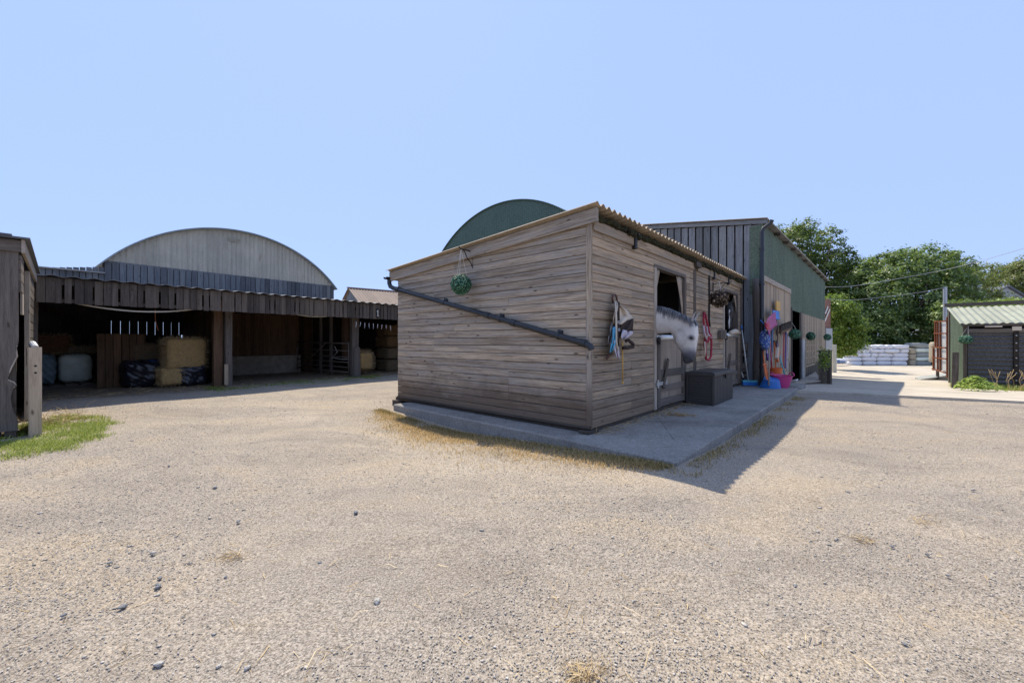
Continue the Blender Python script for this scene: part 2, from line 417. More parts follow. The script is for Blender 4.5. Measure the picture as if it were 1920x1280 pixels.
def straw_mat(name, a, b, d):
    k = NT(name); o = k.obj(); s1 = k.noise(k.sc(o, 8, 60, 60), 1, 4, .6, 1.2); s2 = k.noise(k.sc(o, 60, 8, 60), 1, 4, .6, 1.2); b1 = k.noise(o, 5, 4)
    c = k.mix(k.rng(s1, .35, .68, 0, 1), d, a); c = k.mix(k.rng(s2, .5, .7, 0, .7), c, b); c = k.mix(k.rng(b1, .45, .75, 0, .45), c, tuple(x*.6 for x in a))
    return k.out(c, .95, k.bump(k.math('ADD', s1, s2), .9, .02), spec=.1)
W['straw'] = straw_mat('straw', (.78, .53, .23), (.90, .68, .36), (.38, .23, .09))
W['oldhay'] = straw_mat('old_hay', (.28, .215, .13), (.38, .29, .18), (.11, .08, .05))
k = NT('straw_strand'); W['strand'] = k.out(k.ramp(k.tint(), [(0, (.24, .15, .07)), (.5, (.50, .36, .18)), (1, (.68, .54, .33))]), .85, spec=.2)
k = NT('stone_chips'); n_ = k.noise(k.pos(), 130, 3)
W['stones'] = k.out(k.mix(.35, k.ramp(k.tint(), [(0, (.10, .088, .078)), (.25, (.25, .22, .185)), (.6, (.40, .34, .27)), (.85, (.50, .425, .335)), (1, (.68, .62, .53))]), k.ramp(n_, [(.3, .12), (.7, .6)])), .85, k.bump(n_, .4, .003), spec=.25)
k = NT('dark_stone'); n_ = k.noise(k.obj(), 60, 4)
W['darkstone'] = k.out(k.ramp(n_, [(.3, (.10, .10, .105)), (.7, (.27, .27, .27))]), .8, k.bump(n_, .5, .003))
k = NT('pale_stone'); n_ = k.noise(k.obj(), 60, 4)
W['palestone'] = k.out(k.ramp(n_, [(.3, (.28, .26, .23)), (.7, (.46, .43, .39))]), .85, k.bump(n_, .5, .003))
def blade_mat(name, stops, tr=.3):
    k = NT(name); c = k.ramp(k.tint(), stops); return k.out(c, .75, spec=.2, trans=(tr, c))
W['drygrass'] = blade_mat('dry_grass', [(0, (.14, .15, .045)), (.3, (.34, .25, .10)), (.65, (.60, .42, .19)), (1, (.74, .57, .32))], .4)
W['greengrass'] = blade_mat('green_grass', [(0, (.13, .18, .03)), (.45, (.27, .34, .06)), (.8, (.44, .47, .13)), (1, (.62, .54, .28))])
W['weed'] = blade_mat('weed_leaves', [(0, (.10, .17, .03)), (.5, (.24, .34, .06)), (1, (.42, .50, .14))])
def leaf_mat(name, stops): 
    k = NT(name); c = k.ramp(k.tint(), stops); return k.out(c, .42, spec=.5, trans=(.42, k.mix(.6, c, (.28, .40, .06))))
W['leaf_syc'] = leaf_mat('broad_leaves', [(0, (.03, .055, .016)), (.4, (.085, .14, .038)), (.75, (.20, .28, .09)), (1, (.40, .46, .20))])
W['leaf_ash'] = leaf_mat('dark_leaves', [(0, (.03, .05, .015)), (.5, (.075, .115, .026)), (.85, (.15, .20, .045)), (1, (.25, .28, .08))])
W['leaf_oliv'] = leaf_mat('olive_leaves', [(0, (.06, .07, .022)), (.5, (.15, .16, .045)), (.85, (.25, .25, .08)), (1, (.38, .36, .14))])
W['leaf_lime'] = leaf_mat('bright_leaves', [(0, (.06, .11, .015)), (.5, (.16, .25, .035)), (.85, (.29, .38, .06)), (1, (.46, .52, .13))])
k = NT('box_ball_leaves'); W['ballleaf'] = k.out(k.ramp(k.tint(), [(0, (.012, .045, .025)), (.5, (.05, .17, .09)), (.85, (.17, .36, .22)), (1, (.42, .58, .45))]), .5, spec=.4)
k = NT('cone_scales'); W['cone'] = k.out(k.ramp(k.tint(), [(0, (.02, .013, .009)), (.45, (.07, .045, .03)), (.8, (.24, .16, .10)), (1, (.62, .50, .36))]), .7)

# ground: trodden stone and dust
k = NT('yard_gravel'); p = k.pos()
big = k.noise(p, .28, 5, .6, .6); med = k.noise(k.sc(p, 1.1, 1.6, 1), 1, 6, .65); fine = k.noise(p, 26, 5, .7)
v1 = k.voro(p, 62); v1c = k.voro(p, 62, out='Color'); v2 = k.voro(p, 150); v2c = k.voro(p, 150, out='Color'); grit = k.noise(p, 120, 3, .7)
c = k.mix(k.rng(med, .36, .66, 0, 1), (.29, .24, .185), (.43, .355, .265))
c = k.mix(k.rng(big, .46, .66, 0, .75), c, (.50, .385, .245))
sx, sy, sz = k.sep(p)
def blob(cx, cy, rx, ry):
    dx = k.math('DIVIDE', k.math('SUBTRACT', sx, cx), rx); dy = k.math('DIVIDE', k.math('SUBTRACT', sy, cy), ry)
    d = k.math('ADD', k.math('MULTIPLY', dx, dx), k.math('MULTIPLY', dy, dy)); return k.rng(k.math('ADD', d, k.math('MULTIPLY', big, .9)), .5, 1.5, 1, 0)
dust = k.math('MAXIMUM', blob(-3.6, 7.2, 3.6, 2.0), blob(-1.2, 5.2, 1.1, 1.6)); dust = k.math('MAXIMUM', dust, blob(6.2, 4.5, .7, .5))
dust = k.math('MULTIPLY', dust, k.rng(med, .3, .6, .4, .95))
av = k.math('ADD', k.math('MULTIPLY', k.math('SUBTRACT', sx, ST.o.x), ST.U.x), k.math('MULTIPLY', k.math('SUBTRACT', sy, ST.o.y), ST.U.y))
bv = k.math('ADD', k.math('MULTIPLY', k.math('SUBTRACT', sx, ST.o.x), ST.V.x), k.math('MULTIPLY', k.math('SUBTRACT', sy, ST.o.y), ST.V.y))
bd = k.math('ABSOLUTE', k.math('ADD', k.math('ADD', av, 1.75), k.math('MULTIPLY', k.math('SUBTRACT', med, .5), .9)))
track = k.math('MULTIPLY', k.rng(bd, .15, .55, 1, 0), k.math('MULTIPLY', k.rng(bv, -1.2, .3, 0, 1), k.rng(bv, 4.5, 6.5, 1, 0)))
c = k.mix(dust, c, (.57, .44, .275))
c = k.mix(k.math('MULTIPLY', track, .85), c, (.64, .54, .40))
arc = k.noise(k.sc(p, 1, 1, 1), 1, 2) if False else None
mp = k.n('ShaderNodeMapping'); k.link(p, mp.inputs[0]); mp.inputs['Rotation'].default_value = (0, 0, math.radians(-28)); mp.inputs['Scale'].default_value = (.16, 1.15, 1)
trk = k.noise(mp.outputs[0], 1, 5, .6, .5)
c = k.mix(k.rng(trk, .48, .64, 0, .7), c, (.225, .195, .165)); c = k.mix(k.rng(trk, .34, .48, .55, 0), c, (.52, .43, .31))
gb = k.rng(k.noise(k.sc(p, .7, .7, 1, (9, 2, 0)), 1, 5, .6), .50, .68, 0, .7)
c = k.mix(gb, c, (.235, .215, .20))
c = k.mix(k.rng(fine, .42, .68, 0, .62), c, (.17, .135, .10))
stone = k.mix(.6, (.37, .335, .295), k.ramp(v1c, [(.1, (.15, .14, .135)), (.5, (.40, .36, .31)), (.9, (.66, .62, .56))]))
mask1 = k.math('MULTIPLY', k.rng(v1, .28, .42, 1, 0), k.rng(k.sep(v1c)[1], .45, .6, 0, .9))
c = k.mix(mask1, c, stone)
c = k.mix(k.math('MULTIPLY', k.rng(v2, .25, .5, 1, 0), k.rng(k.sep(v2c)[0], .5, .6, 0, .65)), c, k.ramp(v2c, [(.1, .12), (.5, .36), (.9, .68)]))
gr1 = k.noise(p, 55, 4, .75)
c = k.mix(.34, c, k.ramp(gr1, [(.41, (.085, .07, .058)), (.5, (.36, .305, .25)), (.59, (.80, .71, .60))]))
c = k.mix(.38, c, k.ramp(grit, [(.40, (.075, .064, .055)), (.60, (.80, .71, .60))]))
c = k.mix(1.0, c, (.83, .81, .785), 'MULTIPLY')
pat = k.noise(k.sc(p, .55, .9, 1, (2, 7, 0)), 1, 6, .68, 1.0); c = k.mix(k.rng(pat, .50, .64, 0, .6), c, k.mix(1.0, c, (.70, .70, .72), 'MULTIPLY')); c = k.mix(k.rng(pat, .36, .48, .5, 0), c, k.mix(1.0, c, (1.16, 1.09, .95), 'MULTIPLY'))
h = k.math('ADD', k.math('MULTIPLY', k.math('SUBTRACT', .5, v1), mask1), k.math('ADD', k.math('MULTIPLY', fine, .5), k.math('MULTIPLY', grit, .35)))
nb = k.bump(h, .85, .02); nb = k.bump(med, .5, .05, nb)
W['gravel'] = k.out(c, .95, nb, spec=.15)
# ------------------------------------------------------------------ camera, sun, sky
cam = bpy.data.cameras.new('camera'); co = bpy.data.objects.new('camera', cam); COL.objects.link(co)
co.location = (0, 0, CAM_H); co.rotation_euler = (math.pi/2, 0, 0); cam.sensor_width = 36; cam.lens = 36*F_PX/1920
cam.clip_start = .05; cam.clip_end = 2000; SC.camera = co
SUNV = V3((-.237, .56, 1)).normalized()
sl = bpy.data.lights.new('sun', 'SUN'); so = bpy.data.objects.new('sun', sl); COL.objects.link(so)
sl.energy = 3.1; sl.angle = math.radians(.55); sl.color = (1, .92, .77)
so.rotation_euler = SUNV.to_track_quat('Z', 'Y').to_euler(); so.location = (0, 0, 30)
wd = bpy.data.worlds.new('World'); SC.world = wd; wd.use_nodes = True; wt = wd.node_tree; wt.nodes.clear()
sk = wt.nodes.new('ShaderNodeTexSky'); sk.sky_type = 'NISHITA'; sk.sun_disc = False
sk.sun_elevation = math.asin(SUNV.z); sk.sun_rotation = math.atan2(SUNV.x, SUNV.y); sk.altitude = 0
sk.air_density = 1.0; sk.dust_density = .6; sk.ozone_density = 2.5
bg = wt.nodes.new('ShaderNodeBackground'); bg.inputs[1].default_value = .15
wo = wt.nodes.new('ShaderNodeOutputWorld'); mx=wt.nodes.new('ShaderNodeMix'); mx.data_type='RGBA'; mx.inputs[0].default_value=.07; mx.inputs[6].default_value=(1.50,2.06,3.55,1); wt.links.new(sk.outputs[0], mx.inputs[7]); wt.links.new(mx.outputs[2], bg.inputs[0]); wt.links.new(bg.outputs[0], wo.inputs[0])
vs = SC.view_settings; SC.display_settings.display_device = 'sRGB'; vs.view_transform = 'Standard'; vs.look = 'None'; vs.gamma = 1; vs.exposure = 1.0; vs.use_curve_mapping = False
SC.render.engine = 'CYCLES'; SC.cycles.max_bounces = 8; SC.cycles.diffuse_bounces = 5; SC.cycles.transmission_bounces = 4; SC.cycles.use_denoising = True

# ------------------------------------------------------------------ ground
def lin(a, b, st): return list(np.arange(a, b, st))
xs = [-400, -200, -100, -60, -40, -28, -20]+lin(-16, 24, .25)+[24, 26, 28, 31, 35, 40, 50, 70, 110, 200, 400]
ys = [-30, -10, -4]+lin(-2, 22, .25)+[22, 24, 26, 29, 33, 38, 45, 60, 90, 150, 300, 800]
gv = np.zeros((len(ys), len(xs), 3))
for j, y in enumerate(ys):
    for i, x in enumerate(xs):
        nz = 0
        if -17 < x < 25 and -3 < y < 23:
            nz = .022*mnoise.noise(V3((x*.55, y*.55, 0)))+.008*mnoise.noise(V3((x*1.9, y*1.9, 4)))
        gv[j, i] = (x, y, ground_z(x, y)+nz-.004)
nx = len(xs); q = np.arange(len(ys)*nx).reshape(len(ys), nx)
gf = np.stack([q[:-1, :-1], q[:-1, 1:], q[1:, 1:], q[1:, :-1]], -1).reshape(-1, 4)
tag(np_mesh('gravel_yard', gv.reshape(-1, 3), gf, W['gravel'], smooth=True), kind='structure')

# concrete apron in front of and under the stable
m = MB()
def slab_top(pts, z0, z1, cham=.018):
    """polygon slab with a worn rounded arris"""
    c = sum((V3((p.x, p.y, 0)) for p in pts), V3((0, 0, 0)))/len(pts); n = len(pts)
    low = [V3((p.x, p.y, z0)) for p in pts]; mid = [V3((p.x, p.y, z1-cham)) for p in pts]
    top = [V3((p.x, p.y, z1))+(c-V3((p.x, p.y, 0))).normalized()*cham for p in pts]
    vs = low+mid+top; fs = [tuple(range(2*n, 3*n))]
    for i in range(n):
        j = (i+1) % n; fs.append((i, j, n+j, n+i)); fs.append((n+i, n+j, 2*n+j, 2*n+i))
    m.add(vs, fs)
def edge_pts(P0, P1, st=.25, am=.012):
    L = (P1-P0).length; n = max(1, int(L/st)); nn = V3((-(P1-P0).y, (P1-P0).x, 0)).normalized()
    return [P0+(P1-P0)*(i/n)+nn*am*mnoise.noise(V3((P0.x+i*.7, P0.y, 2)))*(0 < i) for i in range(n)]
c4 = [ST.P(-.48, -1.25), ST.P(7.02, -1.25), ST.P(9.2, -1.25), ST.P(9.2, .9), ST.P(7.9, 3.95), ST.P(-.34, 3.92)]
pp = []
for i in range(6): pp += edge_pts(c4[i], c4[(i+1) % 6])
slab_top(pp, -.22, .10)
tag(m.build('concrete_path', W['slab'], loc=ST.P(0, 0)), kind='structure')
# concrete yard falling away beyond the stable
E0 = V3((6.72, 9.98, 0)); E1 = V3((10.62, 8.62, 0)); E2 = V3((17.5, 6.3, 0))
m = MB(); nu, nv = 44, 40; vs_ = []; fs_ = []
near = [E0.lerp(E1, t/14) for t in range(14)]+[E1.lerp(E2, t/20) for t in range(20)]+[E2.lerp(V3((30, 3.5, 0)), t/10) for t in range(11)]
far = [V3((10.2, 17, 0)).lerp(V3((21, 34.6, 0)), t/14) for t in range(14)]+[V3((21, 34.6, 0)).lerp(V3((34, 34.6, 0)), t/20) for t in range(20)]+[V3((34, 34.6, 0)).lerp(V3((50, 30, 0)), t/10) for t in range(11)]
for i in range(nv+1):
    for (p, r) in zip(near, far):
        w = p.lerp(r, i/nv); w.z = ground_z(w.x, w.y)+.055; vs_.append(w)
ncol = len(near)
for i in range(nv):
    for j in range(ncol-1):
        a = i*ncol+j; fs_.append((a, a+1, a+ncol+1, a+ncol))
b0 = len(vs_)
for p in near: vs_.append(V3((p.x, p.y, ground_z(p.x, p.y)-.12)))
for j in range(ncol-1): fs_.append((b0+j, b0+j+1, j+1, j))
m.add(vs_, fs_)
tag(m.build('concrete_yard', W['yard'], loc=(10, 12, 0), smooth=True, auto=40), kind='structure')
m = MB()        # tyre-worn expansion joints
def yz(x, y): return ground_z(x, y)+.055
def ground_px(px, py, lift=0.0):
    z = -.3
    for _ in range(30):
        Y = F_PX*(CAM_H-z)/(py-640); X = (px-960)/F_PX*Y; z = .5*z+.5*(yz(X, Y)+lift)
    return V3((X, Y, z))

# ------------------------------------------------------------------ stable block
st = thing('stable_block', ST.P(0, 0, .1), 'long low timber stable clad in weathered horizontal boards under a corrugated roof', 'stable')
def top_z(b): return 2.86-.058*(b+.15)         # underside of roof
Zv = V3((0, 0, 1)); U, Vv = ST.U, ST.V
def hboards(mb, o_of, e1, out, L, z0, z1, pitch, joints, skip=None, T=.02, cut=None):
    z = z0; i = 0
    while z < z1-.01:
        h = min(pitch, z1-z)-.006; x = 0
        segs = []; js = sorted(joints(i)) if callable(joints) else []
        for jn in js+[L]:
            if jn-x > .02: segs.append((x, jn-.003))
            x = jn
        for (s0, s1) in segs:
            parts = [(s0, s1)]
            if skip:
                for (k0, k1, kz0, kz1) in skip:
                    if z+h > kz0+.005 and z < kz1-.03:
                        new = []
                        for (p0, p1) in parts:
                            if p1 <= k0 or p0 >= k1: new.append((p0, p1))
                            else:
                                if p0 < k0: new.append((p0, k0))
                                if p1 > k1: new.append((k1, p1))
                        parts = new
            for (p0, p1) in parts:
                if cut: p1 = min(p1, cut(z+h))
                if p1-p0 < .03: continue
                mb.obox(o_of(p0, z)+out*R.uniform(0, .004), e1, Zv, out, p1-p0, h, T, None, .006)
        z += pitch; i += 1
# gable-side wall (a = 0), boards run along V
m = MB()
jl = [1.32, 1.9, 2.55, 3.1]
hboards(m, lambda x, z: ST.P(0, x+.035, z), Vv, -U, 4.245, .155, 2.80, .1155, lambda i: R.sample(jl, 1) if R.random() < .8 else [], cut=lambda z: min(4.245, (2.86-.02-z)/.058-.15))
m.build('side_wall', W['shiplap'], st)
m = MB()
hboards(m, lambda x, z: ST.P(x+.035, 0, z), U, -Vv, 7.56, .155, 2.74, .1155, lambda i: R.sample([1.1, 3.6, 4.9, 5.6], 2) if R.random() < .75 else [],
        skip=[(1.91, 3.40, 0, 2.46), (3.80, 3.97, 0, 3), (5.90, 7.26, 0, 2.46)])
m.build('front_wall', W['shiplap_front'], st)
m = MB()         # lining, back and far walls, middle partition, floor
d = .5
def bx(a0, a1, b0, b1, z0, z1, ax='z'): m.box(ST, a0, a1, b0, b1, z0, z1, ax, d)
bx(.003, .03, .03, 4.2, .13, 2.5)
bx(.003, .03, .03, 2.5, 2.5, 2.66)
for (a0, a1) in ((.03, 1.94), (3.37, 5.93), (7.23, 7.57)): bx(a0, a1, .003, .03, .13, 2.72)
for (a0, a1) in ((1.94, 3.37), (5.93, 7.23)): bx(a0, a1, .003, .03, 2.46, 2.72)
bx(.03, 7.57, 4.20, 4.23, .0, 2.5); bx(7.57, 7.60, .003, 4.23, .1, 2.5); bx(3.86, 3.90, .03, 4.2, .1, 2.45)
m.build('lining', W['blackwood'], st)
m = MB(); m.box(ST, .04, 7.56, .04, 4.19, .102, .125, 'a', .5); m.build('bedding', W['oldhay'], st)
m = MB()
for (a, b0, b1) in ((-.012, 0, 4.3),): m.box(ST, .004, .05, .0, 4.40, .102, .152, 'b', .1); m.box(ST, -.038, -.004, -.02, 4.30, .153, .188, 'b', .2)
m.box(ST, .06, 7.6, .002, .04, .102, .150, 'a', .2); m.box(ST, -.10, .16, -.05, .10, .1015, .140, 'a', .1); m.box(ST, -.06, .10, 4.20, 4.42, -.05, .10, 'a', .1)
m.build('sill_beam', W['darkwood'], st, bevel=.006)
m = MB()
m.box(ST, -.030, .0, -.030, .030, .19, 2.76, 'z', .35); m.box(ST, .001, .03, -.029, -.002, .15, 2.72, 'z', .35)
m.build('corner_trim', W['shiplap'], st, bevel=.004)
# roof: corrugated sheets, waves along the eave, slope to the back
sl_dir = (Vv*1-Zv*.058).normalized(); rn = (Zv+Vv*.058).normalized()
m = MB()
o0 = ST.P(-.13, -.17, top_z(-.17)+.062)
m.corr(o0, U, sl_dir, rn, 4.05, 0, 4.72, .146, .024, .007, 8, 'sine', .5, 3)
o1 = ST.P(3.80, -.14, top_z(-.14)+.069)
m.corr(o1, U, sl_dir, rn, 3.95, 0, 4.69, .146, .024, .007, 8, 'sine', .45, 3)
rf = m.build('roof', W['fibre'], st, smooth=True, auto=50)
m = MB()         # mossy filler under the sheets
for k in range(150):
    a = .06+7.45*k/150+R.uniform(-.02, .02); m.puff(ST.P(a, -.045-R.random()*.03, 2.80+R.uniform(-.02, .03)), U, Vv, Zv, R.uniform(.03, .06), .045, R.uniform(.018, .04), 2.5, 3, .02, 20, k)
m.build('moss_filler', plain('dark_moss', (.035, .033, .022), .95, 0, .5, 40, .8, .1, (.07, .075, .03), .02), rf)
m = MB()
m.box(ST, -.075, -.02, -.14, 4.5, 0, .165, 'b', .15, .006)
for i in range(8): pass
vs_ = []
n0 = len(m.v)
for i in range(n0):
    p = V3(m.v[i]); b = (p-ST.o).dot(Vv); m.v[i] = tuple(p+Zv*(top_z(b)+.02-.165))
m.build('bargeboard', W['shiplap'], st)
m = MB()
for (a0, a1) in ((.03, 1.15), (1.22, 3.79), (4.02, 5.05), (5.12, 6.2), (6.27, 7.6)): m.box(ST, a0, a1, -.052, -.024, 2.645, 2.775, 'a', None, .004)
m.build('fascia', W['shiplap_front'], st)
for a in (1.185, 5.085, 6.235):
    m = MB(); m.box(ST, a-.035, a+.035, -.075, -.022, 2.60, 2.80, 'z', .3); m.box(ST, a-.03, a+.03, -.12, -.022, 2.79, 2.815, 'a', .3); m.build('rafter_bracket', W['iron'], st, bevel=.004)
m = MB(); m.box(ST, 3.83, 3.94, -.035, .0, .10, 2.76, 'z', .4, .004); m.box(ST, 3.76, 4.04, -.11, -.0, 2.70, 2.80, 'a', .2, .006); m.build('middle_post', W['darkwood'], st)
m = MB(); m.box(ST, 7.50, 7.62, -.045, .0, .10, 2.72, 'z', .4, .004); m.build('end_post', W['oldwood'], st)

def stable_door(a0, a1, zt, name_label):
    w = a1-a0
    m = MB(); m.box(ST, a0-.10, a0, -.034, .08, .15, 2.44, 'z', .8, .005); m.build('door_jamb', W['trim'], st)
    m = MB(); m.box(ST, a1, a1+.07, -.034, .08, .15, 2.44, 'z', .3, .005); m.build('door_jamb', W['oldwood'], st)
    m = MB(); m.box(ST, a0-.10, a1+.07, -.030, .08, 2.44, 2.50, 'a', .4, .005); m.build('door_head', W['oldwood'], st)
    m = MB(); m.box(ST, a0+.015, a1-.015, -.018, .02, .17, zt-.06, 'z', .6)
    dr = m.build('stable_door', W['ply'], st, bevel=.004); tag(dr, name_label)
    m = MB()
    for (z0, z1) in ((.18, .30), (.42, .52), (.66, .78)): m.box(ST, a0+.13, a1-.03, -.040, -.019, z0, z1, 'a', None, .004)
    m.box(ST, a0+.02, a0+.125, -.046, -.019, .17, zt-.07, 'z', .35, .004); m.box(ST, a1-.13, a1-.02, -.037, -.018, .17, zt-.07, 'z', .2, .004)
    m.build('door_rail', W['oldwood'], dr)
    m = MB(); m.obox(ST.P(a0+.16, -.05, .50), (U*.45+Zv).normalized(), (U-Zv*.45).normalized(), -Vv, .52, .08, .02, .2); m.build('kick_latch', W['darkwood'], dr, bevel=.004)
    m = MB(); m.box(ST, a0-.06, a0+.38, -.060, -.047, .53, .59, 'a', .7); m.tube([ST.P(a0-.02, -.06, .50), ST.P(a0-.02, -.06, .63)], .016); m.build('strap_hinge', W['galv'], dr, bevel=.003)
    m = MB(); m.tube([ST.P(a0+.02, -.01, zt-.02), ST.P((a0+a1)/2, -.012, zt-.012), ST.P(a1-.02, -.01, zt-.02)], .048, 12); mt = m.build('top_roll', W['white_metal'], dr, smooth=True)
    m = MB(); m.lathe(ST.P(a0-.005, -.055, zt-.05), [(0, .0), (.045, .0), (.05, .015), (.03, .03), (0, .03)], 12, .5, (U, Zv, -Vv)); m.box(ST, a0-.02, a0+.02, -.09, -.05, zt-.13, zt-.02, 'z', .5); m.build('bolt', W['iron'], dr)
    return dr
stable_door(2.03, 3.31, 1.33, 'lower stable door of worn plywood with a rolled metal top edge')
stable_door(6.00, 7.19, 1.42, 'farther lower stable door with chewed planks')
# rolled-up cloth flaps tied in the corners of the openings
W['flap'] = plain('dusty_brown_cloth', (.34, .27, .20), .95, 0, .2, 20, .4, .1)
def flap(a0, a1, ztop, zbot, tie):
    rows = []
    for i in range(9):
        t = i/8; z = ztop+(zbot-ztop)*t; wl = (1-t)**1.3; r = []
        for j in range(7):
            s = j/6; a = a0+(a1-a0)*(s*(wl*.95+.05)) if tie == 'l' else a1-(a1-a0)*(s*(wl*.95+.05))
            r.append(ST.P(a, .005+.015*math.sin(s*9+t*3), z))
        rows.append(r)
    m = MB(); m.sheet(rows, .006); m.build('cloth_flap', W['flap'], st, smooth=True)
flap(2.03, 2.26, 2.43, 2.02, 'l'); flap(3.0, 3.30, 2.43, 1.55, 'r'); flap(6.95, 7.18, 2.43, 2.0, 'r')
# diagonal rainwater pipe with gutter
gz = 2.50
m = MB(); prof = []
for k in range(9):
    a = math.pi+math.pi*k/8; prof.append((math.cos(a)*.056, math.sin(a)*.05))
rings = []
for a in (-.16, 7.7):
    rings.append([ST.P(a, 4.52+x, gz+.02+y) for (x, y) in prof]+[ST.P(a, 4.52+x*.92, gz+.02+y*.9+.002) for (x, y) in reversed(prof)])
m.loft(rings); m.build('gutter', W['black_plastic'], st, smooth=True, auto=40)
m = MB()
pA = ST.P(-.075, 4.50, gz-.03); pts = [pA, ST.P(-.075, 4.50, gz-.10), ST.P(-.075, 4.46, gz-.165), ST.P(-.075, 4.36, gz-.205)]
p0 = ST.P(-.075, 4.36, gz-.205); p1 = ST.P(-.075, -.02, 1.215)
pts += [p0.lerp(p1, t) for t in (.1, .3, .5, .7, .9, .985)]+[ST.P(-.075, -.06, 1.19), ST.P(-.075, -.075, 1.15)]
m.tube(pts, .041, 14)
for t in (.60, .72, .985, .04): 
    c = p0.lerp(p1, t); dd = (p1-p0).normalized(); m.tube([c-dd*.045, c+dd*.045], .049, 14)
dp = m.build('downpipe', W['black_plastic'], st, smooth=True, auto=50)
for t in (.36, .66, .90):
    c = p0.lerp(p1, t); m = MB(); dd = (p1-p0).normalized()
    m.tube([c-dd*.02, c+dd*.02], .046, 12); m.obox(c+Zv*.03-dd*.03+U*.02, dd, Zv, U, .07, .05, .05, .5); m.build('pipe_clip', W['black_plastic'], dp)

# ------------------------------------------------------------------ open hay barn on the left
hb = thing('hay_barn', BA.P(0, 0), 'long open-fronted timber barn with dark vertical boards, storing hay and straw', 'barn')
Ub, Vb = BA.U, BA.V
OF = -.80                                # fascia plane
aL, aR = BA.a_at(46, OF), 9.0
def fz(a_px_y): return 0
zt_f = BA.on_b(425, 545, OF).z; zb_f = BA.on_b(425, 584, OF).z
m = MB(); a = aL
while a < aR:
    w = R.uniform(.125, .155); g = R.choice([.006, .012, .03, .04]) if R.random() < .9 else .0
    m.obox(BA.P(a, OF, zb_f+R.uniform(-.006, .006)), Zv, Ub, -Vb, zt_f-zb_f-.03+R.uniform(-.01, .01), w-g, .022, None, .003); a += w
# cover boards set behind part of the gaps
m.box(BA, aL, aR, OF+.004, OF+.03, zt_f-.16, zt_f-.04, 'a', .35); m.box(BA, aL, aR, OF+.004, OF+.035, zb_f+.02, zb_f+.09, 'a', .3)
m.build('front_boards', W['darkwood'], hb)
m = MB()
rd = (Vb+Zv*.05).normalized(); rr = (Zv-Vb*.05).normalized()
m.corr(BA.P(aL-.1, OF-.12, zt_f+.0), Ub, rd, rr, aR-aL+.1, 0, 6.0, .30, .015, .006, 8, 'trap', .5, 3)
m.build('roof', W['barn_roof'], hb)
m = MB()
for b in (OF+.1, 1.4, 3.4): m.box(BA, aL, aR, b, b+.07, zt_f-.06+(b-OF)*.05-.1, zt_f-.06+(b-OF)*.05, 'a', .4)
for a in np.arange(aL+.3, aR, 1.2): m.box(BA, a, a+.06, OF+.2, 4.7, zt_f-.30, zt_f-.16, 'b', .4)
m.build('rafters', W['blackwood'], hb)
def post(a, b, zt, w=.2, d=.2, mat='oldwood', tw=0):
    m = MB(); n = 6; rings = []
    for i in range(n+1):
        t = i/n; r = []
        for (sx_, sy_) in ((-1, -1), (1, -1), (1, 1), (-1, 1)):
            r.append(BA.P(a+sx_*w/2+R.uniform(-.008, .008)+tw*t, b+sy_*d/2+R.uniform(-.008, .008), -.1+(zt+.1)*t))
        rings.append(r)
    gr = [(i//4*.4, (i % 4)*.2, a) for i in range(4*(n+1))]
    m.loft(rings, .5, True, gr); return m.build('post', W[mat], hb)
post(.02, -.02, 2.35, .16, .17); post(-.19, .12, 2.4, .20, .14, 'brownwood')
post(3.80, -.02, 2.35, .15, .15); post(3.95, .0, 2.35, .09, .12); post(aL+.1, -.02, 2.35); post(8.0, 0, 2.35)
m = MB(); m.box(BA, -.09, .0, -.115, -.10, .05, .62, 'z', .9); m.build('post_patch', W['palewood'], hb)
m = MB(); rings = []
for i in range(6):
    t = i/5; r0 = .10+.05*(1-t); rings.append([BA.P(3.88+math.cos(q*math.pi/4)*r0, -.14+math.sin(q*math.pi/4)*r0*.6, -.05+1.1*t) for q in range(8)])
m.loft(rings, .5, True, [(i//8*.3, i % 8*.1, 3) for i in range(48)]); m.build('post_stub', W['oldwood'], hb)
def vboards(mb, fr, a0, a1, b, z0, z1, wmin=.14, wmax=.17, gap=.0, T=.02, side=-1, axis='a', gaps=None):
    a = a0
    while a < a1:
        w = R.uniform(wmin, wmax)
        e = fr.U if axis == 'a' else fr.V; o = (fr.P(a, b, z0) if axis == 'a' else fr.P(b, a, z0)); out = (fr.V if axis == 'a' else fr.U)*side
        mb.obox(o, Zv, e, out, z1-z0, min(w, a1-a)-gap, T, None, .002); a += w
m = MB()                                   # back boards; the left bay has open slits
zs0, zs1 = 1.47, 1.86
BB = 4.5
vboards(m, BA, aL-.2, 8.9, BB, 1.9, 2.75); vboards(m, BA, aL-.2, 0, BB, -.05, zs0)
a = aL-.2; w = .21
asl0, asl1 = BA.a_at(190, BB), BA.a_at(325, BB)
while a < 8.9:
    inside = asl0 < a < asl1
    ww = w-(R.uniform(.006, .011) if inside else .0); m.obox(BA.P(a, BB, zs0 if a < 0 else -.05), Zv, Ub, -Vb, (1.9-zs0) if a < 0 else 1.95, ww, .02, None, .0); a += w
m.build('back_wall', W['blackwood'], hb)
m = MB(); vboards(m, BA, .0, BB, .04, -.05, 2.5, axis='b', side=1); m.build('partition', W['brownwood'], hb)
m = MB(); vboards(m, BA, .06, .95, 3.93, .62, 2.5, .2, .24, axis='b', side=-1); m.build('partition', W['brownwood'], hb)
m = MB(); vboards(m, BA, 3.2, BB, 3.93, -.05, 2.5, axis='b', side=-1); m.build('partition', W['brownwood'], hb)
m = MB(); m.box(BA, .05, 3.74, 3.80, 4.02, -.05, .70, 'a', .5); m.build('block_wall', W['blockwall'], hb, bevel=.012)
m = MB(); vboards(m, BA, .05, 3.74, 3.99, .70, 2.6, side=-1); m.build('back_wall', W['brownwood'], hb)
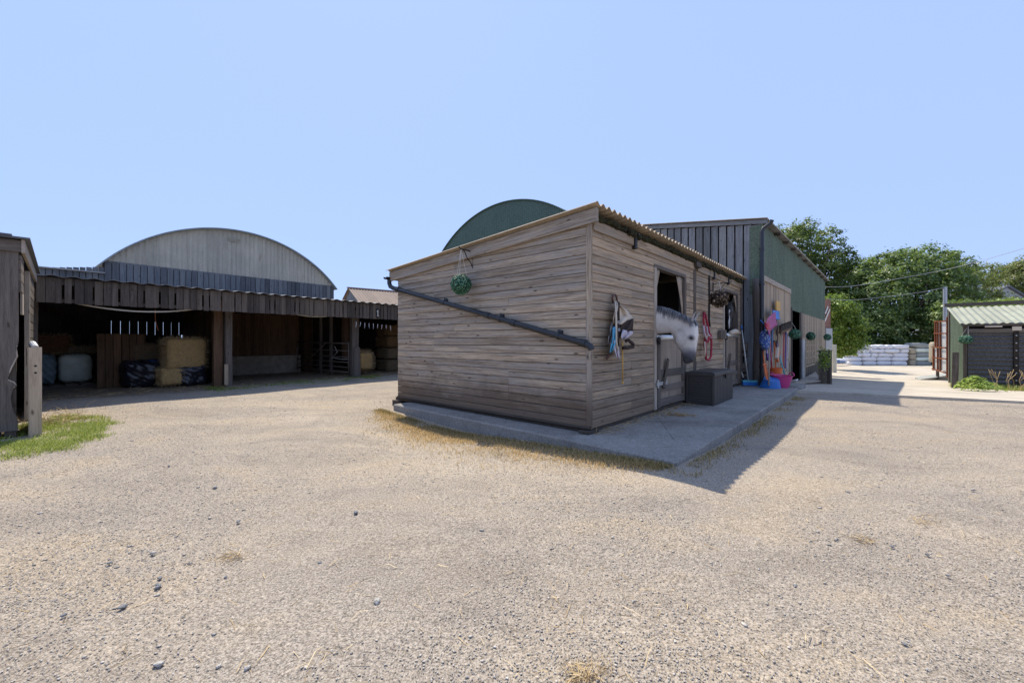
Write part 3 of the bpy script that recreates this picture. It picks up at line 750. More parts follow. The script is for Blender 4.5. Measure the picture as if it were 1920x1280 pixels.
for b in (2.55, 1.75): post(3.93, b, 2.5, .10, .10, 'oldwood')
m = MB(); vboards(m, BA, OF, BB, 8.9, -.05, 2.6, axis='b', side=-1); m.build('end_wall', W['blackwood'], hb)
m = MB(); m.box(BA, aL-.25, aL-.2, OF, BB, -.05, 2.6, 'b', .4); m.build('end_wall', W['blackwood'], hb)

# ------------------------------------------------------------------ arch-roofed barn behind it
ab = thing('arched_barn', BA.P(2, 5), 'grey barn with a rounded corrugated gable rising behind the open hay barn', 'barn')
AB = Fr(*BA.P(0, 5.2).xy, 52.0)
aa0, aa1 = AB.a_at(200, 0), AB.a_at(622, 0)
pL, pR = AB.on_b(200, 493, 0), AB.on_b(622, 535, 0); zc = (pL.z+pR.z)/2; hw = (aa1-aa0)/2; cx = (aa0+aa1)/2
ztop = AB.on_b(380, 432, 0).z+.16; rise = ztop-zc; RR = (hw*hw+rise*rise)/(2*rise)
def arch(x, hw=hw, RR=RR, rise=rise): return math.sqrt(max(0, RR*RR-(x-hw)**2))-(RR-rise)
m = MB(); m.corr(AB.P(aa0, 0, zc), AB.U, Zv, -AB.V, 2*hw, 0, lambda x: arch(x)+.02, .155, .013, .003, 6, 'sine', .5, 1)
gb_ = m.build('gable', W['grey_sheet'], ab)
vp = AB.on_b(440, 450, -.02)
m = MB(); va = (vp-AB.o).dot(AB.U); m.box(AB, va-.2, va+.2, -.035, -.014, vp.z-.07, vp.z+.07, 'a', .5)
for i in range(4): m.box(AB, va-.19, va+.19, -.05, -.036, vp.z-.06+i*.035, vp.z-.05+i*.035, 'a', .5)
m.build('vent', W['grey_sheet'], gb_)
m = MB()                                    # barrel roof with a lip
rings = []; nn_ = 40
def arc_ring(b, extra):
    r = []
    th = math.asin(min(1, (hw+.22)/(RR+.1)))
    for s_ in (0, 1):
        for k_ in range(nn_+1):
            t = -th+2*th*k_/nn_; t = t if s_ == 0 else -t
            rad = RR+(.07 if s_ == 0 else .03)
            r.append(AB.P(cx+math.sin(t)*rad, b, zc-(RR-rise)+math.cos(t)*rad))
    return r
m.loft([arc_ring(-.18, 0), arc_ring(14, 0)]); m.build('roof', plain('grey_blue_sheet', (.24, .27, .28), .6, 0, .2, 3, .2, .3), ab)
m = MB(); zb1 = AB.on_b(620, 556, 0).z
a = aa0-.05
while a < aa1: m.obox(AB.P(a, -.0, zb1-.5), Zv, AB.U, -AB.V, zc-zb1+.52, .16, .03, None, .003); a += .175
m.build('boarding', W['slateboards'], ab)
m = MB(); q0, q1 = AB.on_b(54, 501, 0), AB.on_b(200, 500, 0); a = AB.a_at(30, 0)
while a < aa0-.06:
    t = (a-AB.a_at(54, 0))/(AB.a_at(200, 0)-AB.a_at(54, 0)); m.obox(AB.P(a, .02, q0.z-.9), Zv, AB.U, -AB.V, .9+(q1.z-q0.z)*t, .125, .02, None, .003); a += .14
m.build('boarding', W['slateboards'], ab)
m = MB(); m.box(AB, AB.a_at(25, 0), aa0-.05, -.12, 6, q0.z+.02, q0.z+.05, 'a', .5); m.build('lean_to_roof', W['barn_roof'], ab)
for a in (aa0, aa1):
    for b in (.02, 7, 13.9): m = MB(); m.box(AB, a-.08, a+.08, b, b+.16, -.1, zc, 'z', .5); m.build('post', W['blackwood'], ab)
m = MB(); m.box(AB, aa0-.0, aa1, .035, .05, zb1-.5, zc-.02, 'a', .4); m.build('backing', W['blackwood'], ab)  # dark sheet added behind the boards to keep sky out of the gaps
m = MB(); m.box(AB, AB.a_at(30, 0), aa0-.06, .025, .04, q0.z-.9, q0.z+.02, 'a', .4); m.build('backing', W['blackwood'], ab)  # same added dark sheet behind the lean-to boards
m = MB(); m.box(AB, aa0+.1, aa1-.1, .06, .16, zb1-.1, zb1+.1, 'a', .5); m.build('tie_beam', W['blackwood'], ab)

# brown-roofed shed further back
bs = thing('brown_roofed_shed', at(700, 640, 27), 'far shed with a rusty brown corrugated pitched roof', 'shed')
BS = Fr(*at(653, 640, 25).xy, 38.0)
rA = BS.on_b(657, 540, 0); zr = rA.z; arid = BS.a_at(657, 0)
ze = zr-.95
m = MB(); m.corr(BS.P(arid-.15, 0, zr), BS.U, (-BS.V*1.9-Zv*.95).normalized(), (Zv*1.9-BS.V*.95).normalized(), 9.5, 0, 2.3, .18, .018, .006, 6, 'sine', .5, 2)
m.corr(BS.P(arid-.15, 0.02, zr), BS.U, (BS.V*1.9-Zv*.95).normalized(), (Zv*1.9+BS.V*.95).normalized(), 9.5, 0, 2.3, .18, .018, .006, 6, 'sine', .5, 2)
m.build('roof', W['brown_roof'], bs)
m = MB(); m.box(BS, arid-.2, arid+9.4, -.09, .09, zr+.0, zr+.05, 'a', .9); m.build('ridge_cap', plain('faded_red_ridge', (.36, .2, .15), .8, 0, .2), bs)
m = MB()
for (sg) in (-1, 1):
    for i in range(9):
        b0 = sg*1.9*i/9; b1 = sg*1.9*(i+1)/9; zz = zr-.06-.5*max(abs(b0), abs(b1)); m.box(BS, arid, arid+.03, min(b0, b1), max(b0, b1)-.01, -.2, zz, 'z', None)
m.box(BS, arid+.03, arid+9.2, -1.85, -1.82, -.2, ze, 'a', .4); m.build('wall', W['bluewood'], bs)

# green arch-roofed barn behind the stable
ga = thing('green_arched_barn', at(965, 640, 21), 'dark green barn with a rounded corrugated gable showing above the stable roof', 'barn')
GA = Fr(*at(960, 640, 19).xy, -42.0)
gl = GA.on_b(828, 470, 0); gc = GA.on_b(968, 367, 0)
gx0 = GA.a_at(813, 0); gxc = GA.a_at(938, 0); ghw = gxc-gx0; gz0 = GA.on_b(828, 505, 0).z; grise = GA.on_b(960, 376, 0).z-gz0
GR = (ghw*ghw+grise*grise)/(2*grise)
m = MB(); m.corr(GA.P(gx0, 0, gz0), GA.U, Zv, -GA.V, 2*ghw, -3.2, lambda x: math.sqrt(max(0, GR*GR-(x-ghw)**2))-(GR-grise)+.02, .12, .012, .003, 6, 'sine', .5, 1)
m.build('gable', W['green_dark'], ga)
m = MB()
def arc2(b):
    r = []; base = gz0-(GR-grise); th = math.acos(max(-1, min(1, -(GR-grise-.0)/GR))) if GR < grise else math.asin(min(1, ghw/GR))
    if GR-grise < 0: th = math.pi-math.asin(ghw/GR)
    for s_ in (0, 1):
        for k_ in range(41):
            t = -th+2*th*k_/40; t = t if s_ == 0 else -t; rad = GR+(.06 if s_ == 0 else .02); r.append(GA.P(gxc+math.sin(t)*rad, b, base+math.cos(t)*rad))
    return r
m.loft([arc2(-.07), arc2(16)]); m.build('roof', W['green_dark'], ga)

# ------------------------------------------------------------------ long barn right of the stable
lb = thing('long_barn', LB.P(0, 0), 'tall barn with blue-grey boarded end and green sheet front, right of the stable', 'barn')
Ul, Vl = LB.U, LB.V; LEN = 14.3
def lz(b): return 4.42+.145*b
m = MB(); b = -.02
while b < 6.5:
    w = .205; m.obox(LB.P(0, b, .02), Zv, Vl, -Ul, lz(b)-.13, w-(.035 if b > .1 else .0), .025, None, .004); b += w
m.build('end_wall', W['bluewood'], lb)
m = MB(); m.box(LB, .03, .06, 0, 6.5, .0, 4.2, 'b', .3); m.build('lining', W['blackwood'], lb)
m = MB(); m.obox(LB.P(-.05, -.19, lz(-.19)-.11), (Vl+Zv*.145).normalized(), Zv, -Ul, 6.8, .11, .025, .6, .004); m.build('bargeboard', W['bluewood'], lb)
m = MB(); rv = (Vl+Zv*.145).normalized(); rn2 = (Zv-Vl*.145).normalized()
m.corr(LB.P(-.14, -.20, lz(-.20)+.03), Ul, rv, rn2, LEN+.5, 0, 7.0, .146, .016, .005, 6, 'sine', .5, 2)
m.build('roof', W['barn_roof'], lb, smooth=True, auto=50)
m = MB()
for a in np.arange(.35, LEN, 1.35): m.obox(LB.P(a, -.17, lz(-.17)-.075), rv, Ul, Zv, 3.0, .05, .075, None)
m.build('rafters', W['darkwood'], lb)
# green sheets: upper front
zl0 = 2.93
def gbot(x): return 2.96 if x < 4.05 else (2.33 if x < 6.9 else 2.30-(x-6.9)*.042)
m = MB(); m.corr(LB.P(.15, -.02, 0), Ul, Zv, -Vl, 3.9, 2.96, lz(0)-.02, .085, .008, .002, 5, 'trap', .5, 2)
m.corr(LB.P(4.05, -.03, 0), Ul, Zv, -Vl, LEN-4.05, lambda x: gbot(x+4.05), lz(0)-.02, .085, .008, .002, 5, 'trap', .42, 2)
m.build('green_cladding', W['green'], lb)
m = MB(); m.box(LB, -.03, .15, -.05, -.01, 2.55, lz(0)-.1, 'z', .5); m.box(LB, -.045, -.03, -.05, .22, 2.5, lz(0)-.15, 'z', .5); m.build('corner_sheet', W['green'], lb)
m = MB(); m.box(LB, .10, 4.1, -.085, -.035, 2.85, 2.99, 'a', .8, .006); m.build('lintel', W['trim'], lb)
m = MB(); rings = []
for i in range(9):
    t = i/8; rr_ = .12+.015*math.sin(t*9); rings.append([LB.P(-.02+math.cos(q*math.pi/5)*rr_, .02+math.sin(q*math.pi/5)*rr_, -.1+3.0*t) for q in range(10)])
m.loft(rings, .5, True, [(i//10*.35, i % 10*.08, 6) for i in range(90)]); m.build('corner_post', W['oldwood'], lb, smooth=True)
m = MB(); vboards(m, LB, .15, 4.25, -.03, -.12, 2.86, .12, .16, .006, .022, -1); m.build('plank_doors', W['palewood'], lb)
m = MB(); m.box(LB, 4.25, 4.40, -.075, -.0, -.3, 2.4, 'z', .3, .005); m.build('door_post', W['darkwood'], lb)
m = MB(); m.box(LB, .12, LEN, .4, .45, -1.2, 4.2, 'a', .3); m.build('inner_wall', W['blackwood'], lb)
for a in (4.75, 5.25, 5.8): m = MB(); m.box(LB, a-.09, a+.09, .36, .385, 1.75, 2.34, 'z', .9); m.build('inner_panel', W['paintwhite'], lb)
m = MB(); m.tube([LB.P(6.25, -.12, -.6), LB.P(6.25, -.12, 1.33)], .085, 14); m.build('door_pillar', W['galv'], lb, smooth=True, auto=50)
m = MB(); m.box(LB, 6.38, 6.75, -.06, -.0, -.7, 2.36, 'z', .5, .005); m.build('door_post', W['oldwood'], lb)
m = MB(); vboards(m, LB, 6.75, LEN, -.02, .0, 2.33, .15, .2, .006, .022, -1); m.build('lower_boarding', W['palewood'], lb)
m = MB(); vboards(m, LB, 6.75, LEN, -.035, -1.1, .32, .3, .4, .004, .02, -1); m.build('base_boarding', W['darkwood'], lb)
m = MB()                                     # trellis bars on the boards
t0, t1 = LB.a_at(1503, -.06), LB.a_at(1527, -.06)
for y in (634.5, 647.5, 660, 673, 689): 
    z = LB.on_b(1503, y, -.06).z; m.box(LB, t0, t1, -.075, -.05, z-.03, z+.03, 'a', .9)
for f in (0, .25, .5, .75, 1): 
    a = t0+(t1-t0)*f; m.box(LB, a-.035, a+.035, -.098, -.076, LB.on_b(1503, 689, -.06).z, LB.on_b(1503, 634, -.06).z, 'z', .9)
m.build('trellis', W['palewood'], lb)
m = MB()
px0 = LB.a_at(1428.5, -.12); bt = LB.P(px0, -.12)
m.tube([bt+Zv*.05, bt+Zv*.2, bt+Zv*4.02, LB.P(px0+.03, -.15, 4.12), LB.P(px0+.05, -.3, 4.22), LB.P(px0+.05, -.33, 4.3)], .052, 12)
for z in (1.35, 2.7, .6, 3.6): m.tube([bt+Zv*(z-.03), bt+Zv*(z+.03)], .064, 12)
dp2 = m.build('downpipe', W['black_plastic'], lb, smooth=True, auto=50)
m = MB(); vboards(m, LB, 0, 6.5, LEN-.03, -1.2, lz(0)-.1, axis='b', side=1); m.box(LB, 0, LEN, 6.4, 6.45, -1.2, 5.2, 'a', .5); m.build('far_wall', W['bluewood'], lb)
m = MB()
for (zz, rr_) in ((.35, .05), (.9, .05), (1.1, .12), (.55, .14)): m.tube([LB.P(-.10, .25, zz), LB.P(-.16, 1.1, zz+.02)], rr_, 8)
m.build('cross_rail', W['oldwood'], lb)
# ------------------------------------------------------------------ timber stable at the left edge of the view
LC = at(35, 640, 5.27); LS = Fr(LC.x, LC.y, 48.1)
ls = thing('corner_stable', LS.P(0, 0), 'weathered timber stable corner at the left edge with a splintered plywood front', 'stable')
zt = CAM_H+(640-470)/F_PX*5.27
m = MB()          # front boards with a broken, splintered edge
Y0 = 5.27
def fy(px, py): return LS.on_b(px, py, 0)
brk = [(35, 470), (35, 640), (33, 648), (31, 652), (33, 668), (22, 690), (15, 708), (17, 712), (27, 716), (32, 722), (24, 728), (20, 745), (23, 764), (28, 776), (33, 784), (34, 806)]
edge = [((fy(x, y)-LS.o).dot(LS.U), fy(x, y).z) for x, y in brk]
out = [V3(LS.P(-3.2, 0, edge[0][1]))]+[LS.P(a, 0, z) for a, z in edge]+[LS.P(-3.2, 0, edge[-1][1])]
n = len(out); vs_ = [p-LS.V*.018 for p in out]+[p+LS.V*.0 for p in out]
gr_ = [((p-LS.o).z+3, (p-LS.o).dot(LS.U), 2.2) for p in vs_]
m.add(vs_, [tuple(range(n)), tuple(range(2*n-1, n-1, -1))]+[(i, n+i, n+(i+1) % n, (i+1) % n) for i in range(n)], gr_, .55)
fpn = m.build('front_panel', W['oldwood'], ls)
m = MB(); m.tube([LS.P(a-.004, -.012, z) for a, z in edge[2:-1]], [.003+.008*R.random() for _ in edge[2:-1]], 5, .9); m.build('splintered_edge', W['trim'], fpn)
m = MB(); m.box(LS, -3.2, .03, -.05, -.02, zt-.02, zt+.13, 'a', .5, .006); m.build('fascia', W['oldwood'], ls)
m = MB(); m.box(LS, -.12, -.02, .003, .10, -.05, zt, 'z', .2, .006); m.build('corner_post', W['darkwood'], ls)
m = MB(); m.box(LS, -3.2, -.14, .01, .04, .0, zt-.2, 'z', .2); m.build('lining', W['blackwood'], ls)
sl2 = 3.9
m = MB(); m.obox(LS.P(.025, -.06, zt-.03), LS.V, Zv, LS.U, sl2, .17, .03, .8, .006); m.build('bargeboard', W['trim'], ls)
m = MB(); m.box(LS, -3.2, .10, -.12, sl2, zt+.145, zt+.165, 'b', .5); m.box(LS, -.3, -.05, -.14, .3, zt+.166, zt+.185, 'b', .5); m.build('roof', W['slate'], ls)
# side with the door opening
m = MB(); hboards(m, lambda x, z: LS.P(0, x, z), LS.V, LS.U, .55, 1.9, zt-.05, .14, None); m.build('side_boards', W['oldwood'], ls)
m = MB(); m.box(LS, .0, .02, .30, .62, 1.62, 1.93, 'z', .95); m.build('painted_sun_strip', W['trim'], ls)  # pale board colour stands in for the sunlit strip on this side
m = MB(); hboards(m, lambda x, z: LS.P(0, x+1.9, z), LS.V, LS.U, 1.95, .05, zt-.05, .14, None); m.build('side_boards', W['darkwood'], ls)
m = MB(); m.box(LS, -.02, .035, 1.75, 1.86, .0, zt-.06, 'z', .9, .005); m.build('door_jamb', W['trim'], ls)
m = MB(); m.box(LS, -3.2, -3.15, 0, sl2, 0, zt, 'b', .5); m.box(LS, -3.15, .0, sl2-.04, sl2, 0, zt, 'a', .5); m.build('inner_wall', W['blackwood'], ls)
# half door standing open, seen almost edge on
dA = at(62, 640, 5.32); dd = V3((.34, -.94, 0)).normalized(); DF = Fr(dA.x, dA.y, math.degrees(math.atan2(.635, -.775)))
hd = None
m = MB(); DFz = CAM_H+(645-640)/-F_PX*5.3
zt2 = CAM_H-(648-640)/F_PX*5.3
m.box(DF, 0, .95, -.02, .02, .02, zt2, 'z', .3); hd = m.build('half_door', W['darkwood'], ls, bevel=.004)
tag(hd, 'open half door seen edge-on with a chewed pale top')
m = MB(); m.box(DF, -.055, .0, -.075, .04, .0, zt2-.02, 'z', .95, .008)
m.build('door_edge_post', W['palewood'], hd)
m = MB(); m.box(DF, .01, .9, .021, .05, zt2-.28, zt2-.02, 'a', .9, .008); m.build('door_rail', W['palewood'], hd)
m = MB(); m.tube([DF.P(-.03, -.02, zt2-.02), DF.P(.05, .0, zt2+.025), DF.P(.5, .0, zt2+.035), DF.P(.95, .0, zt2+.02)], .032, 8); m.build('top_strip', W['white_metal'], hd)
for z in (.93, .84): m = MB(); m.tube([DF.P(-.057, -.02, z), DF.P(-.05, -.02, z)], .014, 10); m.build('bolt_hole', W['iron'], hd)

# ------------------------------------------------------------------ straw, hay and wrapped bales in the hay barn
def strands(name, pts, dirs, L, w, mat, tint=None, parent=None, loc=(0, 0, 0), jit=.35, curve=.2):
    """thin bent straws: pts (n,3), dirs (n,3)"""
    n = len(pts); d = dirs+rng.normal(0, jit, (n, 3)); d /= np.linalg.norm(d, axis=1, keepdims=True)+1e-9
    s_ = np.cross(d, rng.normal(0, 1, (n, 3))); s_ /= np.linalg.norm(s_, axis=1, keepdims=True)+1e-9
    Ls = L*rng.uniform(.5, 1.3, (n, 1)); bend = np.cross(d, s_)*Ls*rng.uniform(-curve, curve, (n, 1))
    p1 = pts+d*Ls*.5+bend; p2 = pts+d*Ls
    ww = w*rng.uniform(.6, 1.3, (n, 1))
    V = np.stack([pts-s_*ww, pts+s_*ww, p1+s_*ww*.8, p1-s_*ww*.8, p2+s_*ww*.3, p2-s_*ww*.3], 1).reshape(-1, 3)
    b = np.arange(n)[:, None]*6; Fq = np.concatenate([b+[0, 1, 2, 3], b+[3, 2, 4, 5]])
    t = rng.uniform(0, 1, n) if tint is None else tint
    return np_mesh(name, V, Fq, mat, np.repeat(t, 6), parent, loc)
def box_surface(c, ex, ey, ez, sx, sy, sz, n):
    f = rng.integers(0, 6, n); p = rng.uniform(-1, 1, (n, 3)); nrm = np.zeros((n, 3))
    for i in range(n):
        a = f[i]//2; sg = 1 if f[i] % 2 else -1; p[i, a] = sg; nrm[i, a] = sg
    M = np.array([list(ex), list(ey), list(ez)])
    return np.array(c)+(p*np.array([sx, sy, sz])) @ M, nrm @ M
def hay_bale(name, c, fr, sx, sy, sz, mat, label, cat='bale', n=1400, seed=0, strandL=.07, group=None, tb=(0, 1)):
    m = MB(); m.puff(c, fr.U, fr.V, Zv, sx, sy, sz, 9, 12, .018, 7, seed)
    o = m.build(name, mat, smooth=True, loc=(c.x, c.y, c.z-sz)); tag(o, label, cat, group)
    P, N = box_surface(c, fr.U, fr.V, Zv, sx*.985, sy*.985, sz*.985, n)
    tag(strands('loose_straw', P, N*.6, strandL, .003, W['strand'], rng.uniform(tb[0], tb[1], n), o), kind='stuff')
    return o
def bpt(px, py, b): return BA.on_b(px, py, b)
# big light straw bale
BF = Fr(0, 0, 52.0)
p0, p1 = bpt(313, 634, .70), bpt(389, 690, .70)
ax0, ax1 = (p0-BA.o).dot(Ub), (p1-BA.o).dot(Ub)
cc = BA.P((ax0+ax1)/2, 1.12, (p0.z+p1.z)/2)
hay_bale('straw_bale', cc, BA, (ax1-ax0)/2, .42, (p0.z-p1.z)/2, W['straw'], 'large golden straw bale resting on black wrapped bales beside the barn post', 'straw bale', 2600, 3, .085, tb=(.25, 1))
q0, q1 = bpt(303, 688, .62), bpt(344, 724, .62)
cc2 = BA.P(((q0-BA.o).dot(Ub)+(q1-BA.o).dot(Ub))/2, .95, max(.17, (q0.z+q1.z)/2))
hay_bale('straw_bale', cc2, BA, .24, .30, .22, W['straw'], 'loose crumbling straw bale wedged between two black wrapped bales', 'straw bale', 1100, 5, .09, tb=(.2, .9))
q0 = bpt(238, 640, 2.2)
hay_bale('hay_bale', BA.P(-1.05, 2.35, .78), BA, .62, .45, .42, W['oldhay'], 'dark old hay bale at the back behind the pallet and black bale', 'hay bale', 700, 6, .06, tb=(0, .35))
hay_bale('hay_bale', BA.P(-1.15, 2.30, .2), BA, .60, .45, .20, W['oldhay'], 'lowest dark hay bale behind the black wrapped bale', 'hay bale', 200, 7, .06, tb=(0, .3))
def crease(amp, f, ph):
    return lambda x, y, z: amp*math.sin((x*1.3+z*2.1+.8*math.sin(y*3+ph))*f+ph)*abs(math.sin(z*4+x*3+ph))
def wrapped(name, px0, py0, px1, py1, b, dep, mat, label, cat, seed, amp=.04, zmin=.0, cr=None):
    p0, p1 = bpt(px0, py0, b), bpt(px1, py1, b); a0, a1 = (p0-BA.o).dot(Ub), (p1-BA.o).dot(Ub)
    z1, z0 = p0.z, max(zmin, p1.z)
    m = MB(); m.puff(BA.P((a0+a1)/2, b+dep, (z0+z1)/2), Ub, Vb, Zv, (a1-a0)/2, dep, (z1-z0)/2, 5, 18, amp, 5, seed, .5, cr)
    o = m.build(name, mat, smooth=True); return tag(o, label, cat)
wrapped('wrapped_bale', 232, 678, 306, 727, 1.25, .4, W['blackwrap'], 'crumpled black plastic wrapped bale in front of the pallet', 'wrapped bale', 1, .05, .0, crease(.022, 9, 0))
wrapped('wrapped_bale', 330, 684, 390, 724, .66, .4, W['blackwrap'], 'black plastic wrapped bale under the golden straw bale', 'wrapped bale', 2, .06, .0, crease(.025, 8, 2))
m = MB(); m.puff(bpt(292, 680, 1.5)+Vb*.2, Ub, Vb, Zv, .26, .25, .10, 3, 10, .06, 6, 5); tag(m.build('blue_sheet', plain('dark_blue_tarp', (.02, .05, .14), .5, 0, .2), smooth=True), 'crumpled dark blue sheet draped between the hay and black bale', 'tarpaulin')
wrapped('wrapped_bale', 110, 664, 175, 721, 3.0, .42, W['sage'], 'square sage green wrapped bale standing on a low pallet', 'wrapped bale', 8, .03, .12)
wrapped('wrapped_bale', 66, 664, 106, 722, 3.0, .42, W['bluewrap'], 'blue grey wrapped bale partly behind the open half door', 'wrapped bale', 9, .06, .12, crease(.03, 6, 1))
m = MB()
for i in range(8): m.box(BA, BA.a_at(60, 2.7)+i*.28, BA.a_at(60, 2.7)+i*.28+.2, 2.35, 3.85, .10, .125, 'b', None)
for b in (2.36, 3.0, 3.75): m.box(BA, BA.a_at(60, 2.7), BA.a_at(60, 2.7)+2.15, b, b+.09, .0, .10, 'a', None)
tag(m.build('wooden_pallet', W['oldwood']), 'low dusty wooden pallet on the floor under the sage wrapped bale', 'pallet')
q = bpt(145, 655, 3.0)
hay_bale('hay_bale', BA.P((bpt(143, 660, 3.0)-BA.o).dot(Ub), 3.4, bpt(143, 664, 3.0).z+.12), BA, .50, .36, .10, W['oldhay'], 'flattened tuft of old hay on top of the sage wrapped bale', 'hay', 500, 12, .08, tb=(.1, .6))
hay_bale('hay_bale', BA.P((bpt(88, 640, 3.0)-BA.o).dot(Ub), 3.4, bpt(88, 645, 3.0).z), BA, .42, .38, .24, straw_mat('red_brown_hay', (.20, .10, .055), (.28, .15, .08), (.08, .04, .025)), 'heap of reddish brown hay on the blue grey wrapped bale', 'hay', 900, 13, .1, tb=(0, .4))
# upright pallet of brown boards
m = MB(); a0, a1 = BA.a_at(181, 2.0), BA.a_at(273, 2.0); zz = bpt(230, 627, 2.0).z; a = a0
tilt = (Zv+Vb*.06).normalized()
while a < a1-.02:
    w = min(.155, a1-a); m.obox(BA.P(a, 1.9, .02), tilt, Ub, -Vb, zz, w-.008, .02, None, .003); a += .158
m.obox(BA.P(a0, 1.92+zz*.055, zz-.12), Ub, tilt, Vb, a1-a0, .1, .03, .3); m.obox(BA.P(a0, 1.93, .10), Ub, tilt, Vb, a1-a0, .1, .03, .3)
tag(m.build('upright_pallet', W['brownwood']), 'tall brown boarded pallet standing upright at the back of the hay barn', 'pallet')
# straw bale stack and rounded heap in the right bay
hay_bale('straw_bale', BA.P(BA.a_at(679, .5), .55, .52), BA, .25, .35, .30, W['straw'], 'rounded loose straw heap beside the gate post in the right bay', 'straw heap', 1500, 21, .16, tb=(.2, .9))
for i, (a, b, z, lab) in enumerate(((6.6, 1.5, .25, 'bottom'), (6.65, 1.55, .75, 'second from bottom'), (6.6, 1.5, 1.25, 'third from bottom'), (6.68, 1.6, 1.72, 'topmost'))):
    hay_bale('hay_bale', BA.P(a, b, z), BA, .62, .5, .24, W['oldhay'] if i < 2 else straw_mat('brown_hay', (.26, .16, .075), (.34, .22, .11), (.11, .07, .035)), lab+' brown hay bale in the stack at the end of the right bay', 'hay bale', 350, 30+i, .07, 'hay bales stacked in the right bay', (.05, .5))
m = MB(); m.puff(BA.P(5.3, 1.7, .42), Ub, Vb, Zv, .42, .4, .42, 3, 10, .05, 5, 44); tag(m.build('hay_bale', W['oldhay'], smooth=True), 'dull round hay heap in shadow between straw heap and stack', 'hay heap')
# litter on the barn floor
n = 2600; P = np.zeros((n, 3)); aa = rng.uniform(-3.3, 8, n); bb = rng.uniform(-.7, 3.5, n)*rng.uniform(0, 1, n)
keep = (aa < -.1) | (aa > 3.9) | (rng.uniform(0, 1, n) < .25)
for i in range(n): P[i] = BA.P(aa[i], bb[i], .012)
P = P[keep]; D = rng.normal(0, 1, P.shape)*[1, 1, .08]
tag(strands('straw_litter', P, D, .16, .005, W['strand'], rng.uniform(0, .7, len(P)), None, BA.P(0, 0), .1), kind='stuff')
m = MB()
rows = []
for i in range(12):
    t = i/11
    rows.append([BA.P(-3.5+11.6*t, -.45+.0*j, .0) for j in range(2)])
m = MB(); k_ = 40
for i in range(k_):
    for j in range(12): pass
nu, nv = 60, 20; vs_ = []; fs_ = []
for i in range(nu+1):
    for j in range(nv+1):
        a = -3.7+12.4*i/nu; b = -.75+5.2*j/nv; ed = min(1, (b+.75)/.8, (a+3.7)/.6, (8.7-a)/.6)
        vs_.append(BA.P(a+.1*mnoise.noise(V3((a, b, 1))), b+(.3*mnoise.noise(V3((a*.9, 3, 0))) if j == 0 else 0), -.02+.035*ed+.015*mnoise.noise(V3((a*2, b*2, 0)))))
for i in range(nu):
    for j in range(nv): q = i*(nv+1)+j; fs_.append((q, q+nv+1, q+nv+2, q+1))
m.add(vs_, fs_); k = NT('barn_earth'); n1 = k.noise(k.pos(), 2.5, 6, .65); n2 = k.noise(k.pos(), 30, 4)
cc_ = k.mix(k.rng(n1, .35, .7, 0, 1), (.20, .16, .115), (.33, .265, .19)); cc_ = k.mix(k.rng(n2, .4, .7, 0, .5), cc_, (.10, .085, .07))
tag(m.build('barn_floor', k.out(cc_, .95, k.bump(n2, .5, .02), spec=.1), loc=BA.P(0, 0), smooth=True), kind='structure')
# gate in the middle bay
gt = thing('field_gate', BA.P(3.74, .12), 'dark rusty tubular field gate with diagonal brace in the middle bay', 'gate')
gA = bpt(660, 645, .12); gtop = CAM_H+(640-643)/F_PX*14.3
gf_ = lambda s_, z: BA.P(3.70-.25*s_, .10+3.35*s_, z)
gb0 = .16; gh = 1.02
for i, f in enumerate((0, .17, .34, .52, .74, 1)): m = MB(); m.tube([gf_(.0, gb0+gh*f), gf_(1, gb0+gh*f+.05)], .024 if f in (0, 1) else .018, 8); m.build('rail', W['gate_iron'], gt, smooth=True)
for s_ in (0, 1): m = MB(); m.tube([gf_(s_, gb0-.05), gf_(s_, gb0+gh+.06)], .028, 8); m.build('stile', W['gate_iron'], gt, smooth=True)
m = MB(); m.tube([gf_(.95, gb0+.05), gf_(.42, gb0+gh)], .018, 8); m.build('brace', W['gate_iron'], gt, smooth=True)
m = MB(); m.tube([gf_(.25, gb0+gh-.1), gf_(.2, gb0+.7), gf_(.3, gb0+.5), gf_(.1, gb0+.45), gf_(.0, gb0+.47)], .012, 6); m.build('tie_rope', W['rope'], gt)
# drooping tapes under the barn front
def tape(name, x0, y0, x1, y1, sag, b, w, mat, label):
    p, q = bpt(x0, y0, b), bpt(x1, y1, b); rows = []
    for i in range(25):
        t = i/24; c = p.lerp(q, t)-Zv*(sag*4*t*(1-t)); rows.append([c+Zv*w*math.cos(.6*math.sin(t*11)), c-Zv*w])
    m = MB(); m.sheet(rows, .004); tag(m.build(name, mat), label, 'tape')
tape('hanging_tape', 140, 568, 375, 578, .13, -.70, .016, W['rope'], 'long pale tape drooping across the left bay opening')
tape('hanging_tape', 540, 586, 634, 590, .09, -.70, .014, W['rope'], 'short pale tape drooping below the boards of the middle bay')
m = MB(); p = bpt(291, 579, .2); m.tube([p, p-Zv*.25, p-Zv*.42+Ub*.03, p-Zv*.55+Ub*.06], .008, 6); tag(m.build('baler_twine', plain('orange_twine', (.42, .16, .08), .9)), 'thin reddish twine hanging inside the left bay', 'twine')
for i in range(9):
    p = bpt(668+i*8, 603+i*.9, -.70); m = MB(); m.tube([p, p-Zv*R.uniform(.05, .12), p-Zv*R.uniform(.13, .2)+Ub*R.uniform(-.03, .03)], [.011, .009, .004], 6)
    tag(m.build('wrap_scrap', W['whitebag']), 'small white scrap hanging from the boards of the right bay', 'scrap', 'white scraps hanging under the right bay boards')
m = MB(); p = BA.on_b(708, 587, OF-.03); m.box(Fr(p.x, p.y, 52), -.07, .07, -.012, .0, p.z-.16, p.z+.16, 'z', .5); sg = m.build('number_plate', W['iron']); tag(sg, 'small black plate with a white mark on the barn front boards', 'sign')
